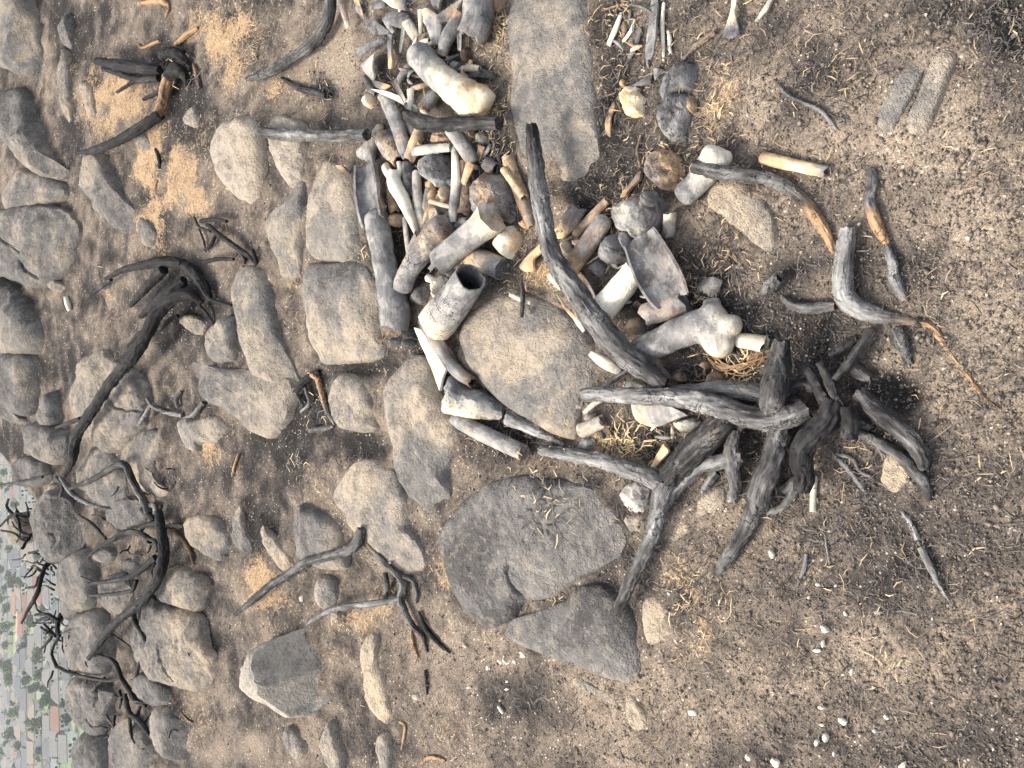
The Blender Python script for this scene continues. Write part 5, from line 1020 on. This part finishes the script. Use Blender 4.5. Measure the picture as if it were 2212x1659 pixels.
bush('burnt_bush', 'curled fine twigs at the far brink above the leaning boulder', (84, 1130), [
 ('stem', '84,1130,5,10 76,1150,5,20 63,1160,5,30 47,1187,4,44', .2), ('twig', '3,1146,3,50 30,1152,3,46 48,1166,3,40 64,1166,4,30', .12), ('twig', '0,1137,3,46 20,1117,3,44 33,1110,4,40', .12), ('twig', '65,1158,4,30 45,1147,4,36 40,1125,4,40 34,1112,4,42', .12), ('twig', '72,1120,5,20 50,1116,5,30 30,1112,5,40 15,1095,4,44 18,1078,3,44', .12), ('twig', '33,1112,4,42 37,1104,4,46', .1)])
bush('burnt_twig', 'pale forked stick with long thin black ends below the lumpy stone', (868, 1290), [
 ('stem', '789,1166,5,18 813,1196,7,20 840,1223,8,20 862,1245,9,20 872,1266,10,18 866,1295,10,16 877,1325,8,12 892,1352,7,10 914,1375,6,6 924,1408,3,2', (.4, .45, .5, .3, .15), (.5, .3, 0, 0, 0)),
 ('branch', '866,1292,9,18 836,1300,8,24 786,1306,8,34 740,1311,7,40 703,1323,7,36 658,1353,3,20', .6), ('branch', '862,1243,6,18 888,1252,6,14 900,1276,6,10 899,1302,4,4', .4), ('twig', '832,1238,6,12 836,1266,7,10 829,1298,5,4', .45), ('twig', '846,1215,3,20 838,1218,4,18 833,1226,3,12', .6)], cat='forked stick')
branch(BB, '905,1322,4 920,1358,7 946,1388,6 972,1411,3', .08, 0, None, 'long black twig beside the pale forked stick', 'twig', n=10)
bush('burnt_twig', 'small grey root crossing the flat pale stones below the long black arm', (375, 890), [('root', '317,860,4,30 330,877,5,26 352,886,6,20 372,890,4,10', .5), ('root', '395,897,6,6 360,890,6,14 330,874,6,24', .6), ('root', '298,920,4,20 315,895,5,26 325,875,5,26', .55), ('root', '385,880,5,6 382,862,5,8 392,845,4,4', .5), ('root', '398,905,5,6 420,895,7,10 440,870,6,6', .5)], cat='root')
bush('burnt_twig', 'low charred roots in the black gap between slab and block', (665, 830), [('root', '640,845,7,6 655,825,8,10 672,812,8,10 690,803,6,6', .15), ('root', '660,838,5,4 668,870,5,4 650,890,3,0', .5), ('root', '668,805,5,10 676,812,6,12 690,822,5,8', .4, .8), ('root', '640,850,4,3 655,878,4,3', .5), ('root', '670,930,7,2 700,926,8,2 722,918,5,2', .45)], cat='root')

# fine wiry twigs on the bushes near the brink
_rt = random.Random(19)
for o in [q for q in C.objects if q.type == 'EMPTY' and q.name.split('.')[0] == 'burnt_bush']:
    base = np.array(o.location); d = base - CAM; zc = d @ AF
    u0, v0 = 1106 + FD * (d @ AX) / zc, 829.5 - FD * (d @ AY) / zc
    if v0 < 1080: continue
    for k in range(16):
        r_ = 130 if 1140 < v0 < 1160 or v0 > 1480 else 45
        u, v = u0 + _rt.gauss(-.35, .5) * r_, v0 + _rt.gauss(.1, .55) * r_; a = _rt.gauss(math.pi, .9); L = _rt.uniform(18, 46); h = _rt.uniform(2, 24)
        P = [(u, v, 2.6, h)]
        for j in range(3):
            a += _rt.gauss(0, .45); u += math.cos(a) * L / 3; v += math.sin(a) * L / 3; h += _rt.uniform(-2, 12); P.append((u, v, 2.4 - .5 * j, h))
        branch('twig', P if False else ' '.join(','.join(f'{x:.1f}' for x in q) for q in P), _rt.choice((.1, .15, .3)), 0, o, n=6, rough=.05, grain=0)
# ================================================================== scorched grass, straw and grit
def ground_z(X, Y):
    p = np.stack([X, Y, 0 * X], 1)
    return Hb(X, Y) + und(X, Y) + 0.0036 * fbm(p * 14 + 4, 3) + fillet(X, Y) - 0.012 * np.clip(field(DARK, X, Y), 0, 1.2)
def scatter(n, seed, keep_rock):
    rg = np.random.default_rng(seed)
    u = rg.uniform(-60, 2290, n); v = rg.uniform(-60, 1720, n)
    d = AF * FD + AX * (u - 1106.0)[:, None] + AY * (829.5 - v)[:, None]
    t = CAM[2] / (TS * d[:, 1] - d[:, 2]); P = CAM + t[:, None] * d
    X, Y = P[:, 0], P[:, 1]; Z = ground_z(X, Y); on = np.zeros(n, bool); N = np.tile([0, -TS, 1.0], (n, 1))
    for i in range(n):
        h = RT.ray_cast(Vector((X[i], Y[i], 3.0)), Vector((0, 0, -1)))
        if h[0] is not None and h[0].z > Z[i]:
            Z[i] = h[0].z; on[i] = True; N[i] = h[1]
    k = (~on | ((rg.uniform(size=n) < keep_rock) & (N[:, 2] > 0.6))) & (Y < crest(X) + 0.02)
    dep = np.abs(Y)
    return X[k], Y[k], Z[k], N[k] / np.linalg.norm(N[k], axis=1)[:, None], on[k], rg
def blades(name, label, n, seed, keep_rock, lmin, lmax, wmin, wmax, pale, lift, where=None):
    X, Y, Z, N, on, rg = scatter(n, seed, keep_rock)
    D = field(DARK, X, Y); ST = field(STRAW, X, Y); SA = field(SAND, X, Y); n = len(X)
    cl = fbm(np.stack([X, Y, 0 * X], 1) * 9 + 50, 2)
    prob = 0.62 + 0.55 * cl + 0.6 * np.clip(ST, 0, 1) - 0.75 * np.clip(SA * 1.3, 0, 1)
    if where is not None: prob = ((0.03 if where is BITS else -0.02) + field(where, X, Y)) * (0.75 + cl)
    k = rg.uniform(size=n) < prob
    X, Y, Z, N, on, D, ST, SA = [q[k] for q in (X, Y, Z, N, on, D, ST, SA)]; n = len(X)
    L = rg.uniform(lmin, lmax, n) * np.where(on, .8, 1); w = rg.uniform(wmin, wmax, n); a = rg.uniform(0, 2 * np.pi, n)
    T = np.stack([np.cos(a), np.sin(a), 0 * a], 1); T -= N * (T * N).sum(1)[:, None]; T /= np.linalg.norm(T, axis=1)[:, None]
    B = np.cross(N, T); bend = rg.normal(0, .13, n) * L; e0 = rg.uniform(0, lift, n); e1 = rg.uniform(0, lift * 1.6, n); em = rg.uniform(lift * .4, lift * 1.5, n)
    c = np.stack([X, Y, Z], 1) + N * 0.0008
    p0 = c - T * (L / 2)[:, None] + N * e0[:, None]; p1 = c + B * bend[:, None] + N * em[:, None]; p2 = c + T * (L / 2)[:, None] + N * e1[:, None]
    tw = rg.uniform(-.7, .7, n)
    Bw = (B * np.cos(tw)[:, None] + N * np.sin(tw)[:, None]) * (w / 2)[:, None]
    V = np.stack([p0 - Bw * .6, p0 + Bw * .6, p1 - Bw, p1 + Bw, p2 - Bw * .35, p2 + Bw * .35], 1).reshape(-1, 3)
    i = np.arange(n)[:, None] * 6
    F = np.vstack([i + np.array([[0, 1, 3, 2]]), i + np.array([[2, 3, 5, 4]])])
    q = rg.uniform(size=n) + pale * .5 + 0.75 * np.clip(ST, 0, 1) - 0.4 * np.clip(D, 0, 1) - 0.25 * on
    col = np.where((q > 1.22)[:, None], np.array([[.53, .40, .25]]), np.where((q > .98)[:, None], np.array([[.30, .235, .165]]), np.where((q > .5)[:, None], np.array([[.135, .118, .105]]), np.array([[.075, .068, .063]]))))
    if where is not None and where is BITS:
        z = rg.uniform(size=n) + .3 * np.clip(ST, 0, 1); col = np.where((z > .88)[:, None], np.array([[.50, .37, .21]]), np.where((z > .70)[:, None], np.array([[.26, .19, .13]]), np.where((z > .52)[:, None], np.array([[.13, .12, .11]]), np.array([[.030, .028, .028]]))))
    col = col * rg.uniform(.65, 1.35, (n, 1)); col = np.repeat(np.column_stack([col, np.ones(n)]), 6, 0)
    o = mk(name, V, F, M_LIT, None, {'tint': col}, smooth=True, origin=np.zeros(3))
    return tag(o, label, 'litter', kind='stuff')
M_LIT = mat_litter('scorched_litter')
blades('burnt_grass', 'short scorched grass and straw scraps covering the burnt soil', 52000, 11, .10, .005, .017, .0008, .0017, 0.0, .0035)
blades('charred_scraps', 'bolder black and straw-coloured scraps of burnt grass around the bones', 85000, 14, .10, .007, .022, .0010, .0022, 0.12, .006, BITS)
blades('straw_mat', 'mats of short singed straw in the tan patches', 60000, 15, .04, .005, .014, .0009, .0018, 0.6, .005, STRAW)
blades('dry_straw', 'paler straw stalks strewn over the burnt soil', 700, 12, .05, .014, .034, .0008, .0014, 0.6, .005)
def tufts():
    rg = np.random.default_rng(9); VV, FF, CC, k = [], [], [], 0
    spots = [(1030, 606, 16, 30, 26), (1195, 1265, 26, 80, 10), (775, 548, 26, 50, 10), (1065, 335, 25, 60, 6), (790, 850, 30, 40, 4), (1170, 320, 18, 40, 6), (1060, 250, 25, 70, 6), (1480, 395, 20, 40, 4), (1170, 1090, 70, 120, 34), (1340, 955, 40, 90, 6), (1590, 790, 40, 50, 6), (1075, 420, 14, 25, 8), (700, 190, 25, 40, 4), (1080, 60, 30, 120, 8), (395, 150, 30, 60, 6), (640, 1010, 20, 40, 3), (690, 880, 20, 30, 3)]
    V, Cc = [], []
    for u, v, r, n, h in spots:
        s = px(u, v)
        for _ in range(n):
            a, b = rg.normal(0, r * .55, 2); p = at(u + a, v + b, h * s)
            L = rg.uniform(10, 34) * s; w = .0011; an = rg.uniform(0, 6.28); T = np.array([math.cos(an), math.sin(an), rg.uniform(-.1, .6)]); B = np.array([-math.sin(an), math.cos(an), rg.uniform(-.5, .5)])
            q = p + T * L / 2 + B * rg.normal(0, .25) * L; e = p + T * L + np.array([0, 0, -rg.uniform(0, .3) * L])
            V += [p - B * w, p + B * w, q - B * w * .8, q + B * w * .8, e - B * w * .3, e + B * w * .3]
            c = (.55, .42, .24) if (u in (1080, 1060, 1340, 1590) and rg.uniform() < .7) or rg.uniform() < .2 else (.05, .047, .045) if rg.uniform() < .6 else (.17, .16, .15)
            g_ = rg.uniform(.7, 1.3); Cc += [(*[x * g_ for x in c], 1)] * 6
    n = len(V) // 6; i = np.arange(n)[:, None] * 6
    F = np.vstack([i + np.array([[0, 1, 3, 2]]), i + np.array([[2, 3, 5, 4]])])
    tag(mk('grass_tufts', np.array(V), F, M_LIT, None, {'tint': np.array(Cc)}, origin=np.zeros(3)), 'wispy burnt grass tufts caught between bones and stones', 'litter', kind='stuff')
tufts()
def grit():
    X, Y, Z, N, on, rg = scatter(40000, 21, .02); n = len(X)
    D = field(DARK, X, Y); ST = field(STRAW, X, Y)
    r = rg.uniform(.0008, .0022, n) * np.interp(Y, [.4, 1.2, 3], [1.25, .9, .8]) * np.where(rg.uniform(size=n) < .06, 1.9, 1)
    base = np.array([[1, 0, 0], [0, 1, 0], [-1, 0, 0], [0, -1, 0], [0, 0, 1], [0, 0, -.6]], float)
    V = np.stack([X, Y, Z + r * .3], 1)[:, None] + base[None] * r[:, None, None] * rg.uniform(.6, 1.3, (n, 6, 1)) + rg.normal(0, .2, (n, 6, 3)) * r[:, None, None]
    i = np.arange(n)[:, None] * 6
    F = np.vstack([i + np.array([q]) for q in ((0, 1, 4), (1, 2, 4), (2, 3, 4), (3, 0, 4), (1, 0, 5), (2, 1, 5), (3, 2, 5), (0, 3, 5))])
    q = rg.uniform(size=n)
    col = np.where((q > .993)[:, None], np.array([[.62, .57, .48]]), np.where((q > .7)[:, None], np.array([[.23, .19, .15]]), np.where((q > .35)[:, None], np.array([[.17, .143, .12]]), np.array([[.125, .108, .095]])))) * rg.uniform(.7, 1.3, (n, 1))
    tag(mk('gravel', V.reshape(-1, 3), F, M_LIT, None, {'tint': np.repeat(np.column_stack([col, np.ones(n)]), 6, 0)}, smooth=False, origin=np.zeros(3)), 'fine grit and cinders over the burnt soil', 'gravel', kind='stuff')
grit()
HAZE = 0.00012
# ================================================================== the town far below
ZT = -110.0
def town_plane():
    y = np.concatenate([[100], np.linspace(140, 1700, 60), [2500, 5000, 12000]]); x = np.concatenate([[-9000, -3000, -1500], np.linspace(-900, 300, 50), [900, 3000, 9000]])
    X, Y = np.meshgrid(x, y); X = X.ravel(); Y = Y.ravel(); nx = len(x)
    i = np.arange((len(y) - 1) * nx).reshape(-1, nx)[:, :-1].ravel()
    F = np.stack([i, i + 1, i + nx + 1, i + nx], 1)
    t = NT('valley_floor', 1.0); p = wpos(t)
    a = t.noise(p, .012, 4, .6); b = t.noise(p, .09, 3, .6); c = t.noise(p, .4, 2)
    col = t.mix(t.mr(a, .42, .6), (.085, .14, .05), (.17, .18, .13)); col = t.mix(t.mr(b, .5, .62), col, (.075, .115, .05)); col = t.mix(t.mr(c, .55, .65), col, (.26, .25, .2))
    tag(mk('valley_floor', np.stack([X, Y, 0 * X + ZT], 1), F, t.done(col), None, origin=np.array([0, 0, ZT])), kind='structure')
town_plane()
def proj(p):
    d = np.asarray(p) - CAM; z = d @ AF
    return 1106 + FD * (d @ AX) / z, 829.5 - FD * (d @ AY) / z
def zone(x, y):
    u, v = proj((x, y, ZT))
    a = 'below the curled fine twigs' if v < 1180 else 'below the sagging crooked twig' if v < 1270 else 'by the rust-red blocks' if v < 1360 else 'past the smooth brink boulder' if v < 1450 else 'past the cracked brink boulder' if v < 1560 else 'past the lowest brink boulder'
    return a + (', nearest street' if u > 100 else ', second street' if u > 62 else ', halfway out' if u > 28 else ', far edge')
def ground_at(u, v):
    d = ray(u, v); t = (ZT - CAM[2]) / d[2]; return CAM + d * t
MW = [mat_plain('wall_' + n, c, .8, .04) for n, c in (('white', (.80, .79, .76)), ('cream', (.78, .70, .50)), ('sand', (.62, .54, .42)), ('grey', (.55, .56, .56)))]
MR = [mat_plain('roof_' + n, c, .8, .12) for n, c in (('grey', (.15, .148, .145)), ('slate', (.10, .105, .12)), ('tan', (.20, .165, .14)), ('red', (.19, .10, .08)))]
M_WIN = mat_plain('dark_window', (.03, .035, .04), .25, .1)
M_LEAF = mat_plain('tree_leaves', (.06, .105, .035), .9, .45, .35); M_LEAF2 = mat_plain('tree_leaves_dark', (.04, .075, .045), .9, .4, .35); M_BARK = mat_plain('tree_bark', (.10, .075, .05), .95)
def mesh(name, V, F, m, smooth=False):
    me = bpy.data.meshes.new(name); me.from_pydata([tuple(v) for v in V], [], F); me.materials.append(m)
    if smooth: me.polygons.foreach_set('use_smooth', [True] * len(me.polygons))
    return me
def box(x0, x1, y0, y1, z0, z1):
    return [(x, y, z) for z in (z0, z1) for y in (y0, y1) for x in (x0, x1)], [(0, 2, 3, 1), (4, 5, 7, 6), (0, 1, 5, 4), (2, 6, 7, 3), (0, 4, 6, 2), (1, 3, 7, 5)]
def roofs(kind, m):
    w, d, h, k, e = 6.0, 4.6, 5.2, 3.0, .6
    if kind == 'hip': V = [(-w-e, -d-e, h), (w+e, -d-e, h), (w+e, d+e, h), (-w-e, d+e, h), (-w+3.4, 0, h+k), (w-3.4, 0, h+k), (-w-e, -d-e, h-.3), (w+e, -d-e, h-.3), (w+e, d+e, h-.3), (-w-e, d+e, h-.3)]
    else: V = [(-w-e, -d-e, h), (w+e, -d-e, h), (w+e, d+e, h), (-w-e, d+e, h), (-w-e, 0, h+k), (w+e, 0, h+k), (-w-e, -d-e, h-.3), (w+e, -d-e, h-.3), (w+e, d+e, h-.3), (-w-e, d+e, h-.3)]
    F = [(0, 1, 5, 4), (2, 3, 4, 5), (1, 2, 5), (3, 0, 4), (0, 6, 7, 1), (1, 7, 8, 2), (2, 8, 9, 3), (3, 9, 6, 0), (6, 9, 8, 7)]
    return mesh('roof', V, F, m)
WALL = [mesh('wall', *box(-6, 6, -4.6, 4.6, 0, 5.0), m) for m in MW]
ROOF = {(k, i): roofs(k, m) for k in ('hip', 'gable') for i, m in enumerate(MR)}
WIN = mesh('window', *box(-.75, .75, -.06, .06, -.7, .7), M_WIN); DOOR = mesh('door', *box(-.55, .55, -.06, .06, 0, 2.1), M_WIN)
def put(me, name, parent, loc=(0, 0, 0)):
    o = bpy.data.objects.new(name, me); o.location = loc; o.parent = parent; C.objects.link(o); return o
WN = ['white', 'cream', 'sand-coloured', 'grey']; RN = ['grey', 'slate', 'brown', 'red']
def house(x, y, w, r, kind, rot, sc, near, sx=1.0, label=None, grp=None):
    e = empty('house', (x, y, ZT)); e.rotation_euler = (0, 0, rot); e.scale = (sc * sx, sc, sc)
    tag(e, label or f'{WN[w]} house, {RN[r]} {"hipped" if kind == "hip" else "gabled"} roof, {zone(x, y)}', 'house', grp or ('houses in the near streets of the town' if near else 'houses in the distant streets of the town'))
    put(WALL[w], 'wall', e); put(ROOF[kind, r], 'roof', e)
    if near:
        for k in (-3.9, -1.6, 3.6): put(WIN, 'window', e, (k, -4.64, 1.6 if k > 0 else 3.4))
        for k in (-3.6, 1.2): put(WIN, 'window', e, (k, -4.64, 1.5 if k < 0 else 3.5))
        put(DOOR, 'door', e, (1.4, -4.64, 0))
rg = random.Random(41)
def crown_mesh(seed, m):
    r = random.Random(seed); V, F = [], []
    lobes = [(r.uniform(-2, 2), r.uniform(-2, 2), r.uniform(4.0, 7.5), r.uniform(1.4, 2.6)) for _ in range(8)]
    for _ in range(420):
        x, y, z, q = r.choice(lobes); a, b = r.uniform(0, 6.283), r.uniform(-1, 1); q *= r.uniform(.75, 1.08); c = math.sqrt(1 - b * b)
        p = Vector((x + q * c * math.cos(a), y + q * c * math.sin(a), z + q * b)); n = Vector((r.gauss(0, 1), r.gauss(0, 1), r.gauss(0, 1))).normalized()
        t = n.orthogonal().normalized(); s = n.cross(t); k = len(V); L = r.uniform(.45, .95)
        V += [tuple(p - t * L), tuple(p + s * L * .6), tuple(p + t * L), tuple(p - s * L * .6)]; F.append((k, k + 1, k + 2, k + 3))
    return mesh('crown', V, F, m)
CROWN = [crown_mesh(i, M_LEAF if i % 2 else M_LEAF2) for i in range(6)]
TV, TF = [], []
for z, q in ((0, .38), (2.2, .3), (4.6, .2)):
    TV += [(q * math.cos(k * 1.047), q * math.sin(k * 1.047), z) for k in range(6)]
TF = [(i * 6 + j, i * 6 + (j + 1) % 6, i * 6 + 6 + (j + 1) % 6, i * 6 + 6 + j) for i in range(2) for j in range(6)]
TRUNK = mesh('trunk', TV, TF, M_BARK, True)
def tree(x, y, s, i, label=None):
    e = empty('tree', (x, y, ZT)); e.scale = (s, s, s * rg.uniform(.85, 1.15)); e.rotation_euler = (0, 0, rg.uniform(0, 6))
    tag(e, label or (('leafy green tree ' if i % 2 else 'dark green tree ') + zone(x, y)), 'tree', 'green trees in the town' if i % 2 else 'dark trees in the town')
    put(TRUNK, 'trunk', e); put(CROWN[i], 'crown', e)
def inview(x, y, m=14):
    u, v = proj((x, y, ZT + 4)); return -m < u < 190 and 940 < v < 1659 + m and u < np.interp(v, [960, 1040, 1110, 1200, 1290, 1400, 1500, 1659], [10, 40, 85, 120, 145, 160, 170, 178]) + m
taken = []
def free(x, y, r):
    return all((x - a) ** 2 + (y - b) ** 2 > (r + c) ** 2 for a, b, c in taken)
# the rust-red school blocks beside the straight reddish road
for u, v, ln, rot, r, lab in ((74, 1318, 2.0, .5, 3, 'long rust-red roofed hall beside the straight reddish road'), (46, 1296, 1.7, -.35, 3, 'rust-red roofed block at a slant to the reddish road'), (62, 1345, 1.5, .1, 3, 'short rust-red roofed block with a white end wall'), (98, 1270, 1.5, .9, 3, 'red-roofed house closest under the sagging twig'), (44, 1218, 2.4, 1.1, 1, 'long low dark-roofed shed by the green trees'), (22, 1195, 1.6, .2, 0, 'pale flat grey-roofed hall at the upper end of the town')):
    p = ground_at(u, v); house(p[0], p[1], 0 if r != 3 else 1, r, 'gable', rot, 1.25, True, ln, lab, 'larger buildings of the town'); taken.append((p[0], p[1], 8 * ln))
# streets
def strip(name, u0, v0, u1, v1, w, m, z):
    a, b = ground_at(u0, v0), ground_at(u1, v1); d = (b - a)[:2]; n = np.array([-d[1], d[0]]) / np.linalg.norm(d) * w / 2
    V = [(a[0] - n[0], a[1] - n[1], ZT + z), (a[0] + n[0], a[1] + n[1], ZT + z), (b[0] + n[0], b[1] + n[1], ZT + z), (b[0] - n[0], b[1] - n[1], ZT + z)]
    tag(mk(name, V, [(0, 1, 2, 3)], m, None, smooth=False, origin=np.array([a[0], a[1], ZT + z])), kind='structure')
M_RED = mat_plain('reddish_track', (.36, .21, .15), .95, .1); M_ASPH = mat_plain('pale_asphalt', (.20, .20, .20), .95, .1); M_LAWN = mat_plain('grass_strip', (.12, .19, .06), 1, .3)
strip('reddish_road', 40, 1200, 34, 1420, 15, M_RED, .05); strip('verge', 33, 1180, 28, 1440, 10, M_LAWN, .03)
strip('street', 94, 1340, 66, 1700, 7, M_ASPH, .05); strip('street', 126, 1380, 112, 1720, 7, M_ASPH, .08); strip('street', 18, 960, 12, 1720, 8, M_ASPH, .05); strip('street', 48, 1440, 42, 1720, 7, M_ASPH, .05)
nh = 0
cand = []
for row, u in enumerate((168, 147, 126, 108, 90, 74, 60, 50, 41, 33, 26, 19.5, 14, 9, 4.5, 0, -4)):
    v = 960
    while v < 1680:
        p = ground_at(u + rg.uniform(-1.5, 1.5) * (u / 100 + .3), v)
        step = (23 if u > 60 else 18) * FD / np.linalg.norm(p - CAM)
        v += step * rg.uniform(.9, 1.25); cand.append((p[0], p[1], u))
for x, y, u in cand:
    near = u > 58
    if not inview(x, y) or nh >= 290: continue
    if 30 < u < 60 and 1190 < proj((x, y, ZT))[1] < 1430: continue
    if rg.random() < (.16 if near else .12): tree(x, y, rg.uniform(.9, 1.6), rg.randrange(6)); continue
    sc = rg.uniform(.92, 1.08) * (1.5 if near else 1.1)
    if not free(x, y, 5.5 * sc): continue
    w = rg.choices((0, 1, 2, 3), (7, 3, 1, 1))[0]; r = rg.choices((0, 1, 2, 3), (7, 2, 2, .5))[0]
    house(x, y, w, r, rg.choice(('hip', 'hip', 'gable')), rg.gauss(.12, .14) + (math.pi if rg.random() < .1 else 0), sc, near)
    taken.append((x, y, 5.5 * sc)); nh += 1
for u, v, s in ((112, 1558, 2.0), (110, 1620, 1.7), (45, 1435, 2.0), (42, 1462, 1.8), (52, 1535, 1.7), (56, 1575, 2.0), (70, 1400, 1.4), (68, 1250, 1.7), (44, 1240, 1.6), (52, 1255, 1.8), (10, 1140, 2.6), (16, 1158, 2.6), (8, 1170, 2.8), (20, 1178, 2.2), (4, 1155, 2.4), (14, 1650, 2.4), (6, 1630, 2.2), (126, 1482, 1.1), (95, 1480, 1.2), (86, 1425, 1.2), (30, 1350, 1.5), (27, 1390, 1.5), (29, 1310, 1.4), (26, 1270, 1.5), (24, 1230, 1.5), (148, 1500, 1.0), (118, 1510, 1.2)):
    p = ground_at(u, v)
    tree(p[0], p[1], s, rg.randrange(6))
for _ in range(230):
    p = ground_at(rg.uniform(0, 160), rg.uniform(980, 1659))
    if inview(p[0], p[1], 4) and free(p[0], p[1], 2.2): tree(p[0], p[1], rg.uniform(.5, 1.1), rg.randrange(6))
# haze over the valley
V, F = box(-9500, 9500, -60, 12500, ZT - 2, 30)
hm = bpy.data.materials.new('valley_haze'); hm.use_nodes = True; ht = hm.node_tree
ht.nodes.remove(ht.nodes['Principled BSDF'])
pv = ht.nodes.new('ShaderNodeVolumePrincipled'); pv.inputs['Color'].default_value = (.93, .96, 1, 1); pv.inputs['Density'].default_value = HAZE; pv.inputs['Anisotropy'].default_value = .2
ht.links.new(pv.outputs[0], ht.nodes['Material Output'].inputs['Volume'])
if HAZE > 0:
    o = bpy.data.objects.new('haze', mesh('haze', V, F, hm)); C.objects.link(o); o['kind'] = 'stuff'
